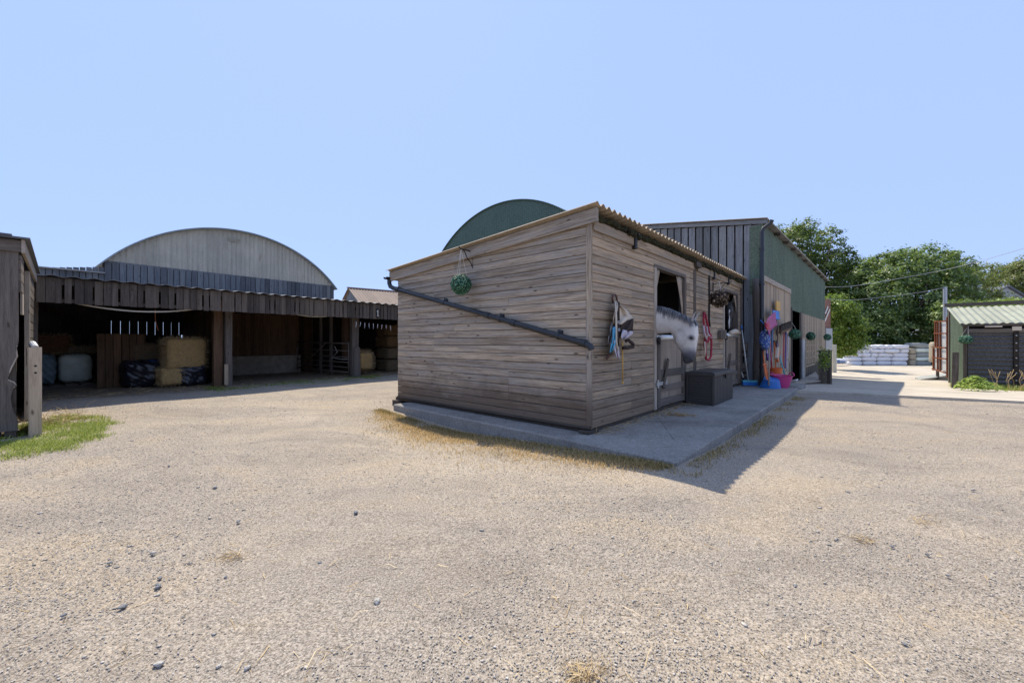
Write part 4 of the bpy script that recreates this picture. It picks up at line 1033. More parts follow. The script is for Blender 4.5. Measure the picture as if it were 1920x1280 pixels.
m = MB(); FRs = Fr(p.x, p.y, 52); m.box(FRs, -.012, .016, -.018, -.0125, p.z-.11, p.z+.11, 'z', .5); m.box(FRs, -.045, -.0125, -.018, -.0125, p.z+.05, p.z+.075, 'a', .5); m.box(FRs, -.035, .045, -.0185, -.0181, p.z-.11, p.z-.09, 'a', .5); m.build('numeral', W['paintwhite'], sg)
# ------------------------------------------------------------------ horses
HP_A = 2.12
def hp(px, py):       # photo pixel on the plane of the grey horse -> (forward, up)
    p = ST.on_a(px, py, HP_A); return (-(p-ST.o).dot(Vv), p.z)
NECK = [((1225, 575), (1231, 626), .135), ((1242, 576.4), (1246, 625), .118), ((1259, 581), (1258, 624), .10), ((1279, 590), (1262, 628), .088)]
HEAD = [((1300, 601), (1263, 634), .086), ((1308.5, 612), (1265.5, 643), .102), ((1309.4, 628), (1271, 650), .098), ((1306.8, 645), (1277, 659), .070), ((1305.2, 659), (1280, 668), .056), ((1303, 671), (1281, 677), .058), ((1298, 679.5), (1285.5, 682), .042)]
HR0 = []
for (t, b_, w) in NECK+HEAD:
    T, B_ = hp(*t), hp(*b_); HR0.append((T, B_, w))
HRINGS = HR0
def make_horse(name, org, fwd_deg, scale, coat_fn, mats, label, lift=0.0, tuck=0.0):
    HRINGS = [((T[0]-tuck*min(1, (i+1)/5), T[1]+lift*min(1, (i+1)/5)), (B_[0]-tuck*min(1, (i+1)/5), B_[1]+lift*min(1, i/4)), w) for i, (T, B_, w) in enumerate(HR0)]
    f = V3((math.cos(math.radians(fwd_deg)), math.sin(math.radians(fwd_deg)), 0)); sd = V3((-f.y, f.x, 0))
    root_z = .11
    def W3(x, y, z): return org+f*(x*scale)+sd*(y*scale)+Zv*(root_z+(z-root_z)*scale)
    N = 24
    def ring(top, bot, w, p=2.3, low=1.0):
        cx_, cz_ = (top[0]+bot[0])/2, (top[1]+bot[1])/2; hx, hz = (top[0]-bot[0])/2, (top[1]-bot[1])/2; r = []
        for k_ in range(N):
            a = 2*math.pi*k_/N; c, s_ = math.cos(a), math.sin(a)
            c2 = math.copysign(abs(c)**(2/p), c); s2 = math.copysign(abs(s_)**(2/p), s_)
            r.append(W3(cx_+hx*s2, w*c2*(1 if s_ > -.2 else low), cz_+hz*s2))
        return r
    body = [((-2.22, 1.42), (-2.22, 1.05), .10), ((-2.15, 1.50), (-2.12, .98), .22), ((-1.95, 1.56), (-1.9, .92), .28), ((-1.6, 1.53), (-1.6, .84), .30), ((-1.1, 1.49), (-1.1, .80), .31), ((-.75, 1.54), (-.7, .80), .28), ((-.5, 1.62), (-.38, .84), .25), ((-.28, 1.72), (-.14, .98), .20)]
    m = MB(); m.loft([ring(*b) for b in body]+[ring(t, b, w) for (t, b, w) in HRINGS])
    # cheek plates, nostril rims, brow
    (T1, B1, w1) = HRINGS[5]
    for sg in (-1, 1):
        (Tj, Bj, wj) = HRINGS[5]; c = ((Tj[0]*.32+Bj[0]*.68), (Tj[1]*.32+Bj[1]*.68))
        m.puff(W3(c[0], sg*.058, c[1]-.01), f, sd, Zv, .088*scale, .045*scale, .105*scale, 2.4, 6, 0)
        (Te, Be, we) = HRINGS[6]; e = (Te[0]*.74+Be[0]*.26, Te[1]*.74+Be[1]*.26+.012)
        m.puff(W3(e[0], sg*.072, e[1]+.012), f, sd, Zv, .04*scale, .026*scale, .04*scale, 2.2, 5, 0)
        (Tn, Bn, wn) = HRINGS[9]; nn = (Tn[0]*.8+Bn[0]*.2, Tn[1]*.8+Bn[1]*.2)
        m.puff(W3(nn[0], sg*.040, nn[1]-.004), f, sd, Zv, .028*scale, .022*scale, .03*scale, 2.2, 5, 0)
        # ears
        (Tp, Bp, wp) = HRINGS[4]; base = V3((Tp[0]-.012, sg*.048, Tp[1]-.02)); tip = base+V3((.095, sg*.035, .175)); rings = []
        for i in range(7):
            t = i/6; r0 = (.036*(1-t)**.55+.004)*(1 if t > 0 else 1.0); c = base.lerp(tip, t)+V3((-.012*math.sin(t*3), sg*.014*math.sin(t*3), 0)); r = []
            for k_ in range(10):
                a = 2*math.pi*k_/10; r.append(W3(c.x+math.cos(a)*r0*.55, c.y+math.sin(a)*r0, c.z))
            rings.append(r)
        m.loft(rings)
        for (hx, fr_) in ((-.35, 1), (-1.85, 0)):
            y = sg*.17
            if fr_: L = [(hx-.02, y, 1.10, .13), (hx-.02, y, .86, .095), (hx+.03, y, .62, .062), (hx+.03, y, .55, .058), (hx+.03, y, .34, .036), (hx+.05, y, .22, .045), (hx+.09, y, .165, .055), (hx+.10, y, .112, .066)]
            else: L = [(hx+.02, y, 1.20, .19), (hx+.10, y, .98, .15), (hx+.05, y, .80, .09), (hx-.06, y, .66, .062), (hx-.06, y, .58, .055), (hx-.03, y, .34, .038), (hx+.0, y, .22, .046), (hx+.04, y, .165, .056), (hx+.05, y, .112, .068)]
            m.loft([[W3(x+math.cos(2*math.pi*k_/12)*r, yy+math.sin(2*math.pi*k_/12)*r*.85, z) for k_ in range(12)] for (x, yy, z, r) in L])
    tmp = m.build(name, None, loc=tuple(W3(-1.1, 0, root_z)))
    md = tmp.modifiers.new('r', 'REMESH'); md.mode = 'VOXEL'; md.voxel_size = .0125*scale; md.use_smooth_shade = True
    ms = tmp.modifiers.new('s', 'SMOOTH'); ms.factor = .5; ms.iterations = 5
    dg = bpy.context.evaluated_depsgraph_get(); me = bpy.data.meshes.new_from_object(tmp.evaluated_get(dg)); old = tmp.data; tmp.modifiers.clear(); tmp.data = me; bpy.data.meshes.remove(old); me.name = name
    nv_ = len(me.vertices); co_ = np.empty(nv_*3, dtype=np.float32); me.vertices.foreach_get('co', co_); co_ = co_.reshape(-1, 3)+np.array(tmp.location)
    rel = co_-np.array(org); X = rel @ np.array(f)/scale; Yv = rel @ np.array(sd)/scale; Zz = (rel[:, 2]+org.z-root_z)/scale+root_z
    for an in ('tint', 'gr'):
        if an in me.attributes: me.attributes.remove(me.attributes[an])
    a = me.attributes.new('tint', 'FLOAT', 'POINT'); a.data.foreach_set('value', np.array([coat_fn(x, y, z) for x, y, z in zip(X, Yv, Zz)], dtype=np.float32))
    me.materials.clear(); me.materials.append(mats[0]); me.polygons.foreach_set('use_smooth', [True]*len(me.polygons))
    tag(tmp, label, 'horse')
    for sg in (-1, 1):
        (Te, Be, we) = HRINGS[6]; e = (Te[0]*.74+Be[0]*.26, Te[1]*.74+Be[1]*.26+.005)
        m = MB(); m.puff(W3(e[0]+.006, sg*.081, e[1]), f, sd, Zv, .024*scale, .019*scale, .021*scale, 2.1, 6, 0); m.build('eye', W['eye'], tmp, smooth=True)
    # mane: locks along the crest falling on the near side
    n = 900 if mats[1] else 0; pts = []; fl = []
    crest = [b[0] for b in body[-3:]]+[r[0] for r in HRINGS[:5]]; widths = [.22, .2, .17]+[r[2] for r in HRINGS[:5]]
    V_ = []; F_ = []; T_ = []
    for i in range(1500):
        u = R.random()*(len(crest)-1.02); j = int(u); t = u-j
        x = crest[j][0]*(1-t)+crest[j+1][0]*t; z = crest[j][1]*(1-t)+crest[j+1][1]*t
        y0 = R.uniform(-.02, .015); side = -1; L = R.uniform(.06, .19)*(.75 if u > 5.6 else 1)*(.85+.45*mnoise.noise(V3((u*5, 0, 0)))); w = .003
        for_ = R.uniform(-.01, .05)
        q = []
        for s_ in range(4):
            h = s_/3; yy = y0+side*(.02+.085*h**.8*1.0); zz_ = z+.018-L*h**1.35+.006*math.sin(h*3); xx = x+for_*h
            q.append(W3(xx, yy*(1.05 if s_ else 1), zz_))
        b0_ = len(V_)
        for s_, p in enumerate(q):
            ww = w*(1-.25*s_); V_ += [p-f*ww, p+f*ww]
        tt = R.random()
        T_ += [tt]*8
        for s_ in range(3): a_ = b0_+2*s_; F_.append((a_, a_+1, a_+3, a_+2))
    (Tp, Bp, wp) = HRINGS[4]
    for i in range(170):          # forelock
        y0 = R.uniform(-.035, .035); L = R.uniform(.08, .18); b0_ = len(V_); x = Tp[0]+.0; z = Tp[1]+.012
        for s_ in range(4):
            h = s_/3; p = W3(x+.03*h+.02*math.sin(h*2.4)+.012, y0*(1+.4*h), z-L*h); ww = .004*(1-.25*s_); V_ += [p-sd*ww, p+sd*ww]
        T_ += [R.random()]*8
        for s_ in range(3): a_ = b0_+2*s_; F_.append((a_, a_+1, a_+3, a_+2))
    np_mesh('mane', np.array([list(p) for p in V_]), np.array(F_), mats[1], T_, tmp)
    return tmp
# grey horse: pale coat, dark muzzle, shading painted round the cheek and eye
ze_ = HRINGS[6][0][1]; zmz = HRINGS[10][1][1]
def coat_grey(x, y, z):
    if x < -.1: return .55
    v = .76; d = max(0, min(1, (zmz+.30-z)/.21)); v -= .74*d*d*(3-2*d)
    v -= .12*max(0, mnoise.noise(V3((x*9, y*9, z*9)))+.1); v += .05*mnoise.noise(V3((x*24, y*24, z*24)))
    (Tn, Bn, wn) = HRINGS[9]; nn = (Tn[0]*.8+Bn[0]*.2, Tn[1]*.8+Bn[1]*.2)
    if math.hypot(x-nn[0]-.012, z-nn[1]) < .02 and abs(y) > .03: v = 0
    (Tj, Bj, wj) = HRINGS[5]; cj = ((Tj[0]*.32+Bj[0]*.68), (Tj[1]*.32+Bj[1]*.68)); dj = math.hypot((x-cj[0])/.10, (z-cj[1])/.125)
    v -= .09*max(0, 1-abs(dj-1)/.3)*(z < HRINGS[4][0][1])  # cheek-edge shading painted into the coat
    fx = HRINGS[6][0][0]-.035
    if x > fx and z < HRINGS[5][0][1]: v += .12
    if x < HRINGS[3][0][0]: v += .14*max(0, min(1, (z-1.45)/.2))
    (Te, Be, we) = HRINGS[6]; ex, ez_ = Te[0]*.74+Be[0]*.26, Te[1]*.74+Be[1]*.26+.005
    dd_ = math.hypot(x-ex, (z-ez_)); v -= .75*max(0, 1-dd_/.062)*(abs(y) > .05)  # dark eye surround, its shadow painted in
    if z > HRINGS[4][0][1]+.0 and x > HRINGS[4][0][0]-.02: v -= .25
    return max(0, v)
k = NT('grey_horse_coat'); n_ = k.noise(k.obj(), 55, 4, .6); n2 = k.noise(k.obj(), 9, 4, .6); t = k.math('ADD', k.tint(), k.math('MULTIPLY', k.math('SUBTRACT', n2, .5), .28))
cg = k.ramp(t, [(0, (.04, .037, .042)), (.22, (.13, .12, .135)), (.5, (.36, .34, .33)), (.72, (.62, .575, .525)), (1, (.82, .77, .70))])
coatg = k.out(k.mix(.04, cg, k.ramp(n_, [(.35, .1), (.65, .9)])), .62, k.bump(n_, .2, .004), spec=.3)
k = NT('dark_grey_mane'); mane_g = k.out(k.ramp(k.tint(), [(0, (.05, .052, .06)), (.55, (.14, .145, .16)), (.8, (.34, .34, .35)), (1, (.62, .60, .58))]), .6, spec=.3)
make_horse('grey_horse', ST.P(HP_A, 0, 0), 48.1-90, 1.0, coat_grey, (coatg, mane_g), 'pale grey horse with dark muzzle leaning its head out over the nearer stable door')
LIFT2 = .56
def coat_dark(x, y, z):
    if x > .25: z -= LIFT2
    if x > HRINGS[5][1][0]:
        (T5, _, _), (T9, _, _) = HRINGS[5], HRINGS[9]
        if abs(y-.004*math.sin(z*30)) < .012+.006*math.sin(z*17) and T9[1]-.005 < z < T5[1]+.03 and x > T9[0]-.05+max(0, (z-T9[1]))*.05: return 1.0
    return .1+.1*mnoise.noise(V3((x*5, y*5, z*5)))
k = NT('black_horse_coat'); n_ = k.noise(k.obj(), 60, 4, .6); coatd = k.out(k.mix(.06, k.ramp(k.tint(), [(0, (.010, .008, .008)), (.5, (.028, .021, .018)), (.72, (.5, .5, .5)), (1, (.78, .78, .78))]), k.ramp(n_, [(.3, 0.0), (.7, .5)])), .5, k.bump(n_, .2, .004), spec=.35)
k = NT('black_mane'); mane_d = k.out(k.ramp(k.tint(), [(0, (.006, .006, .006)), (1, (.035, .028, .024))]), .5, spec=.3)
hd2 = ST.P(6.68, .02, 0); dirc = math.degrees(math.atan2(-hd2.y-1, -hd2.x-.2))
DK = .97; fwd2 = dirc+4
hx_ = HRINGS[7][0][0]*DK; fvec = V3((math.cos(math.radians(fwd2)), math.sin(math.radians(fwd2)), 0))
tgt = ST.on_b(1367.5, 595, -.05); org2 = V3((tgt.x, tgt.y, 0))-fvec*hx_; zsh = 0
make_horse('dark_horse', V3((org2.x, org2.y, .12)), fwd2, DK, coat_dark, (coatd, mane_d), 'black horse with a white blaze looking out of the farther stable window', LIFT2)
m = MB(); m.tube([ST.P(6.35, -.07, 1.46), ST.P(6.75, -.08, 1.50), ST.P(7.15, -.07, 1.47)], [.05, .065, .05], 10); tag(m.build('hay_pad', W['cream'], smooth=True), 'pale rolled pad on the ledge of the farther stable window', 'pad')
m = MB(); m.box(ST, 5.45, 5.90, -.10, -.025, 1.32, 1.50, 'a', .4, .01); m.tube([ST.P(5.62, -.11, 1.31), ST.P(5.62, -.11, 1.51)], .05, 8); tag(m.build('door_bar', W['oldwood']), 'short wooden slide bar beside the farther stable door', 'bolt')

# ------------------------------------------------------------------ hanging balls on brackets
def leafy_ball(name, c, r, mat, label, cord_top, n=900, group=None, ls=.016, sq=1.0, tb=None, cat='hanging ball', core=(.01, .03, .018)):
    root = thing(name, (c.x, c.y, c.z-r), label, cat, group)
    d = rng.normal(0, 1, (n, 3)); d /= np.linalg.norm(d, axis=1, keepdims=True)
    rr_ = r*rng.uniform(.86, 1.02, (n, 1)); P = np.array(c)+d*rr_*[1, 1, sq]
    nd = d+rng.normal(0, .5, (n, 3)); nd /= np.linalg.norm(nd, axis=1, keepdims=True)
    t1 = np.cross(nd, rng.normal(0, 1, (n, 3))); t1 /= np.linalg.norm(t1, axis=1, keepdims=True); t2 = np.cross(nd, t1)
    s_ = ls*rng.uniform(.6, 1.3, (n, 1)); lift = nd*s_*.35
    V = np.stack([P-t1*s_, P-t2*s_*.6+lift, P+t1*s_, P+t2*s_*.6+lift], 1).reshape(-1, 3)
    np_mesh('foliage', V, np.arange(4*n).reshape(n, 4), mat, np.repeat(rng.beta(1.9, 1.7, n), 4), root)
    m = MB(); m.puff(c, WX.U, WX.V, Zv, r*.88, r*.88, r*.88*sq, 2, 6, 0); m.build('core', plain(name+'_core', core, .9), root, smooth=True)
    m = MB()
    for k_ in range(3):
        a = 2*math.pi*k_/3+.4; m.tube([cord_top, c+V3((math.cos(a)*r*.6, math.sin(a)*r*.6, r*.8*sq))], .0028, 5)
    m.build('cord', W['rope'], root); return root
def bracket(name, wall, out, L, label):
    """scrolled iron wall bracket: wall = top point on the wall"""
    root = thing(name, tuple(wall), label, 'bracket')
    m = MB(); m.tube([wall+out*.012+Zv*.04, wall+out*.012-Zv*.30], .011, 6); m.build('back_bar', W['iron'], root)
    m = MB(); m.tube([wall+out*.0, wall+out*(L*.5)+Zv*.02, wall+out*L+Zv*.02, wall+out*(L+.03)+Zv*.05], .010, 6); m.build('arm', W['iron'], root)
    m = MB(); pts = []
    for i in range(15):
        t = i/14; pts.append(wall+out*(.02+(L*.75)*t)-Zv*(.25*(1-t)**1.3+.0)+Zv*.02*math.sin(t*9))
    m.tube(pts, .008, 6); m.build('scroll', W['iron'], root); return root
pb = ST.on_a(888, 474, 0); bracket('wall_bracket', pb, -U, .28, 'black iron scroll bracket on the gable wall holding the green ball')
ct = pb-U*.265+Zv*.02
bc = ST.on_a(865, 531, -.36); ctp = V3((bc.x, bc.y, ct.z)); ctp = ct
ballr = .158
leafy_ball('topiary_ball', V3((ct.x, ct.y, bc.z)), ballr, W['ballleaf'], 'green box-leaf ball hanging on the gable wall above the diagonal pipe', ct, 2600, None, .0125)
pw = ST.P(5.10, -.035, 2.42); pbb = ST.on_b(1345, 541, -.03)
wb = ST.P(4.98, -.03, 2.50); bracket('wall_bracket', ST.on_b(1336, 533, -.03), (U*.35-Vv).normalized(), .34, 'black iron bracket on the stable front holding the brown cone ball')
cb = ST.on_b(1348, 560, -.36); ctb = ST.on_b(1336, 533, -.03)+(U*.35-Vv).normalized()*.34
leafy_ball('cone_ball', cb, .168, W['cone'], 'brown ball of wood chips hanging before the farther stable door', V3((cb.x, cb.y, cb.z+.35)), 520, None, .030, core=(.015, .01, .008))
m = MB(); p = ST.on_b(1330, 512, -.04); m.tube([p, p-Zv*.5+U*.01, p-Zv*1.0-U*.01, p-Zv*1.13+U*.05], .018, 8); tag(m.build('hanging_rope', W['iron']), 'dark rope hanging down the stable front left of the cone ball', 'rope')
for (px, py, b, r, label) in ((1490, 626, -.35, .155, 'round green box-leaf ball hanging by the dark barn doorway'), (1520, 630, -.35, .15, 'middle-sized green box-leaf ball hanging before the trellis'), (1551.5, 632, -.35, .15, 'small bright green box-leaf ball at the far end of the barn')):
    c = LB.on_b(px, py, b); top = c+Zv*(.62 if px == 1490 else .4)+Vl*.2; leafy_ball('topiary_ball', c, r, W['ballleaf'], label, top, 900, None, .02)

# ------------------------------------------------------------------ rug, headcollars and whip hung on the stable front
def wp(px, py, b=-.05): return ST.on_b(px, py, b)
def cloth(poly_rows, T, wav, b, mat, name, parent):
    rows = []
    for i, r in enumerate(poly_rows):
        (x0, y0), (x1, y1) = r; rr_ = []
        for j in range(13):
            t = j/12; rr_.append(wp(x0+(x1-x0)*t, y0+(y1-y0)*t, b-wav*math.sin(t*9+i*.7)-wav*.6*math.sin(i*1.3+t*4)))
        rows.append(rr_)
    m = MB(); m.sheet(rows, T); return m.build(name, mat, parent, smooth=True)
rg = thing('fly_rug', tuple(wp(1160, 640, 0)), 'cream and dark brown fly rug bunched up on a hook on the stable front', 'horse rug')
cloth([((1154, 563), (1165, 575)), ((1154, 572), (1176, 583)), ((1153, 585), (1187, 597)), ((1150, 597), (1184, 600)), ((1150, 608), (1172, 608))], .012, .03, -.10, W['cream'], 'cream_panel', rg)
cloth([((1176, 601), (1187, 597)), ((1168, 607), (1187, 606)), ((1163, 612), (1186, 614)), ((1160, 620), (1186, 620)), ((1162, 632), (1170, 618))], .012, .02, -.11, W['brown_cloth'], 'brown_panel', rg)
cloth([((1168, 618), (1186, 621)), ((1165, 626), (1186, 626)), ((1164, 632), (1181, 631)), ((1167, 636), (1173, 634))], .01, .025, -.13, W['lilac'], 'lilac_panel', rg)
cloth([((1154, 565), (1161, 566)), ((1154, 580), (1161, 582)), ((1156, 600), (1161, 600)), ((1155, 630), (1160, 634)), ((1157, 650), (1161, 648))], .014, .02, -.13, W['brown_cloth'], 'brown_fold', rg)
cloth([((1147, 604), (1152, 606)), ((1144, 618), (1152, 620)), ((1141, 632), (1150, 634)), ((1140, 645), (1146, 643))], .012, .02, -.07, plain('grey_cloth', (.30, .28, .28), .95), 'grey_fold', rg)
m = MB(); m.tube([wp(1154, 565, -.16), wp(1155.5, 600, -.19), wp(1155.5, 640, -.18), wp(1158, 655, -.16)], .013, 8); m.build('pale_binding', W['cream'], rg, smooth=True)
m = MB(); m.tube([wp(1172, 640, -.12), wp(1178, 637, -.16), wp(1187, 645, -.17), wp(1187, 650, -.17), wp(1176, 652, -.15), wp(1168, 652, -.12)], .024, 8); m.build('leg_strap', W['brown_cloth'], rg, smooth=True)
m = MB(); m.tube([wp(1149, 568, -.05), wp(1148, 558, -.06), wp(1150, 553, -.06), wp(1153, 552, -.06), wp(1156, 556, -.06), wp(1157, 566, -.06)], .014, 8); m.build('hook_strap', W['brownstrap'], rg, smooth=True)
for (x, y) in ((1158.5, 604), (1159.5, 618)): m = MB(); m.tube([wp(x, y-2, -.19), wp(x+2.4, y-2, -.19), wp(x+2.4, y+2, -.19), wp(x, y+2, -.19), wp(x, y-2, -.19)], .006, 6); m.build('buckle', W['galv'], rg)
bcl = thing('rug_liner', tuple(wp(1150, 660, 0)), 'strip of blue and pale cloth hanging below the cream rug', 'cloth')
cloth([((1149, 614), (1154, 612)), ((1149, 630), (1155, 632)), ((1146, 645), (1155, 642)), ((1144, 661), (1149, 656))], .01, .02, -.16, W['skycloth'], 'blue_strip', bcl)
cloth([((1150, 640), (1156, 634)), ((1151, 655), (1160, 652)), ((1154, 664), (1161, 664)), ((1157, 671), (1162, 672))], .01, .02, -.14, W['lilac'], 'pale_strip', bcl)
m = MB(); m.tube([wp(1148, 655, -.08), wp(1143, 664, -.08), wp(1137.5, 673, -.06)], .02, 6); m.build('brown_end', W['brownstrap'], bcl)
m = MB(); m.tube([wp(1167, 640, -.10), wp(1167.3, 680, -.09), wp(1167.6, 715, -.07)], [.012, .010, .008], 8); m.lathe(wp(1167.6, 717, -.07), [(0, -.02), (.018, -.012), (.02, 0), (.012, .014), (0, .02)], 10); tag(m.build('riding_crop', W['amber'], smooth=True), 'thin tan riding crop hanging below the rug', 'whip')
hc = thing('red_headcollar', tuple(wp(1324, 670, 0)), 'red and lilac headcollar with lead rope hung on the stable front', 'headcollar')
m = MB(); m.tube([wp(1320, 585, -.05), wp(1319, 600, -.07), wp(1323, 630, -.08), wp(1320, 645, -.08), wp(1322, 655, -.08)], .022, 8); m.tube([wp(1322, 587, -.05), wp(1328, 615, -.09), wp(1331, 628, -.1), wp(1327, 642, -.1)], .022, 8); m.build('crown_strap', W['redrope'], hc, smooth=True)
m = MB(); m.tube([wp(1324, 640, -.12), wp(1333, 628, -.13), wp(1334, 645, -.13), wp(1333, 668, -.12), wp(1329, 675, -.12), wp(1324, 673, -.12), wp(1322.5, 660, -.12), wp(1322.5, 640, -.12)], .022, 8); m.build('lead_rope', W['redrope'], hc, smooth=True)
m = MB(); m.tube([wp(1319, 610, -.1), wp(1321, 625, -.11), wp(1326, 640, -.12)], .02, 6); m.tube([wp(1325, 612, -.1), wp(1327, 626, -.12), wp(1334, 634, -.13)], .018, 6); m.build('noseband', W['lilac'], hc, smooth=True)
m = MB(); m.tube([wp(1321, 640, -.13), wp(1322, 655, -.13), wp(1321, 668, -.12)], .016, 6); m.build('rope_end', W['cream'], hc, smooth=True)

# ------------------------------------------------------------------ storage box
a0, a1 = 3.33, 4.66; b0, b1 = -.53, -.05; z0, z1 = .10, .70
sb = thing('storage_box', ST.P((a0+a1)/2, (b0+b1)/2, z0), 'dark grey plastic storage chest with ribbed sides beside the nearer stable door', 'storage box')
m = MB(); m.box(ST, a0+.01, a1-.01, b0+.01, b1-.01, z0+.002, z1-.07, 'a', .5, .008)
w = (a1-a0-.06)/13
for i in range(13): m.box(ST, a0+.03+i*w, a0+.03+i*w+w-.022, b0-.004, b0+.011, z0+.03, z1-.10, 'z', .5, .003)
for i in range(9): m.box(ST, a0-.003, a0+.011, b0+.05, b1-.06, z0+.06+i*.052, z0+.06+i*.052+.042, 'b', .5, .003)
m.box(ST, a0-.006, a0+.011, b0+.0, b0+.04, z0, z1-.08, 'z', .5, .004); m.box(ST, a0-.006, a0+.011, b1-.04, b1, z0, z1-.08, 'z', .5, .004)
m.build('body', W['charcoal'], sb, bevel=.003)
m = MB(); m.box(ST, a0-.015, a1+.015, b0-.018, b1+.01, z1-.072, z1-.012, 'a', .5, .012); m.box(ST, a0+.04, a1-.04, b0+.04, b1-.04, z1-.0125, z1, 'a', .5, .004); m.build('lid', W['charcoal'], sb, bevel=.006)
m = MB(); ac = (a0+a1)/2+.05; m.box(ST, ac-.07, ac+.07, b0-.034, b0-.018, z1-.10, z1-.065, 'a', .5, .004); m.box(ST, ac-.02, ac+.02, b0-.03, b0-.003, z1-.145, z1-.10, 'z', .5, .004); m.build('latch', W['iron'], sb)
# wisps on the apron
for (px, py, r, lab) in ((1275, 779, .10, 'small tuft of loose hay on the concrete by the storage box'),):
    Y = F_PX*(CAM_H-.1)/(py-640); c = V3(((px-960)/F_PX*Y, Y, .105)); n = 160; P = np.array(c)+rng.normal(0, 1, (n, 3))*[r, r*.6, .012]; P[:, 2] = np.abs(P[:, 2]-.105)+.105
    o = strands('hay_tuft', P, rng.normal(0, 1, (n, 3))*[1, 1, .25], .09, .003, W['strand'], rng.uniform(0, .5, n), None, tuple(c), .1); tag(o, lab, 'hay')
n = 900; aa = rng.uniform(0, 3.6, n); bb = -np.abs(rng.normal(0, .12, n)); P = np.array([ST.P(a, b-.01, .106) for a, b in zip(aa, bb)])
tag(strands('straw_litter', P, rng.normal(0, 1, (n, 3))*[1, 1, .12], .07, .0025, W['strand'], rng.uniform(0, .5, n), None, ST.P(1, 0, .1), .1), kind='stuff')
# ------------------------------------------------------------------ tools along the long barn
def lp(px, py, b=-.12): return LB.on_b(px, py, b)
def lt(name, label, cat, px, py, b=-.12, group=None):
    return thing(name, tuple(lp(px, py, b)), label, cat, group)
def pole(t, p, q, r, mat, name='handle'):
    m = MB(); m.tube([p, q], r, 8); return m.build(name, W[mat], t, smooth=True)
def blade(t, c, ax, up, out, w, h, dep, mat, name='blade'):
    """dished scoop blade: w across ax, h along up"""
    rows = []
    for i in range(8):
        v = i/7; r = []
        for j in range(9):
            u = j/8*2-1; r.append(c+ax*(u*w*.5*(1-.12*(1-v)))+up*(h*(v-.5))+out*(dep*(u*u)+dep*.5*(1-v)**3))
        rows.append(r)
    m = MB(); m.sheet(rows, .012); return m.build(name, W[mat], t, smooth=True)
NL = -Vl
# blue yard broom in the recess
yb = 10.45
t = thing('yard_broom', tuple(at(1405, 721, yb)), 'pale-handled yard broom with a wide blue head leaning in the gap beside the stable', 'broom')
p0, p1 = at(1391.5, 716, yb), at(1419, 717, yb)
m = MB(); ax_ = (p1-p0).normalized(); od = V3((ax_.y, -ax_.x, 0)); m.obox(p0-od*.03, ax_, Zv, od, (p1-p0).length, .05, .07, .5, .008); m.build('head', W['teal'], t, bevel=.004)
m = MB(); n = 46
for i in range(n):
    for j in range(3):
        c = p0.lerp(p1, (i+.5)/n)+od*(-.015+.025*j); m.obox(c-Zv*.075, Zv, ax_, od, .08, .008, .008)
m.build('bristles', W['blue'], t)
pole(t, at(1403, 714, yb), at(1391, 618, yb+.15), .015, 'white_metal'); pole(t, at(1391, 618, yb+.15), at(1390.2, 610, yb+.16), .019, 'blue', 'grip')
m = MB(); m.tube([at(1394, 708, 10.6), at(1387.5, 690, 10.75)], .016, 7); tag(m.build('white_stick', W['paintwhite'], smooth=True), 'short white stick leaning low beside the stable end', 'stick')
# haynet
t = lt('haynet', 'stuffed blue and white haynet hanging by the black drainpipe', 'haynet', 1433, 636, -.2)
c0, c1 = lp(1434, 618, -.2), lp(1434, 655, -.2)
m = MB()
for f, r in ((.5, .2),): m.puff(c0.lerp(c1, .55), Ul, Vl, Zv, .20, .11, (c0.z-c1.z)*.5, 2.4, 12, .03, 9, 3)
k = NT('haynet_print'); v = k.voro(k.obj(), 22); k2 = k.out(k.mix(k.rng(v, .25, .4, 1, 0), (.05, .10, .28), (.42, .47, .55)), .9); m.build('net', k2, t, smooth=True)
m = MB(); m.tube([c0-Zv*.05, c0+Zv*.12, c0+Zv*.25+Vl*.1], .012, 6); m.build('cord', W['blue'], t)
def tool(name, label, cat, top, bot, r, hmat, b=-.14):
    t = lt(name, label, cat, (top[0]+bot[0])/2, bot[1], b); p, q = lp(*top, b+.06), lp(*bot, b-.05); pole(t, p, q, r, hmat); return t, p, q
t, p, q = tool('shavings_fork', 'bright orange plastic fork standing head-down by the drainpipe', 'fork', (1430, 652), (1434, 688), .014, 'orange', -.2)
for i in range(7): m = MB(); x = (i-3)*.045; m.tube([q+Ul*(x*.6)+Zv*.05, q+Ul*x-Zv*.12+NL*.03, q+Ul*x-Zv*.30+NL*.07], .011, 6); m.build('tine', W['orange'], t)
m = MB(); m.tube([q-Ul*.15+Zv*.05, q+Zv*.09, q+Ul*.15+Zv*.05], .02, 6); m.build('head_bar', W['orange'], t)
t = lt('hand_scoop', 'small dark purple scoop hooked among the tool handles', 'scoop', 1437, 672, -.22); blade(t, lp(1437, 669, -.22), Ul, Zv, NL, .30, .18, .05, 'purple'); pole(t, lp(1436.5, 664, -.2), lp(1438, 655, -.17), .014, 'purple')
t, p, q = tool('manure_scoop', 'magenta and red shovel hung head-up among the brooms', 'shovel', (1441, 612), (1448, 698), .016, 'red', -.2)
blade(t, lp(1441, 608, -.26), (Ul+Zv*.35).normalized(), (Zv-Ul*.35).normalized(), NL, 1.05, .34, .07, 'magenta'); blade(t, lp(1434, 611, -.30), Ul, Zv, NL, .42, .16, .06, 'red', 'lip')
t, p, q = tool('snow_shovel', 'blue shovel hung head-up above the magenta one', 'shovel', (1449, 596), (1447.5, 660), .018, 'bluebag', -.16)
blade(t, lp(1450, 590, -.18), Ul, Zv, NL, .86, .24, .06, 'blue')
t, p, q = tool('wooden_paddle', 'amber wooden paddle hung highest on the plank doors', 'paddle', (1456, 580), (1456.5, 606), .014, 'darkwood', -.14)
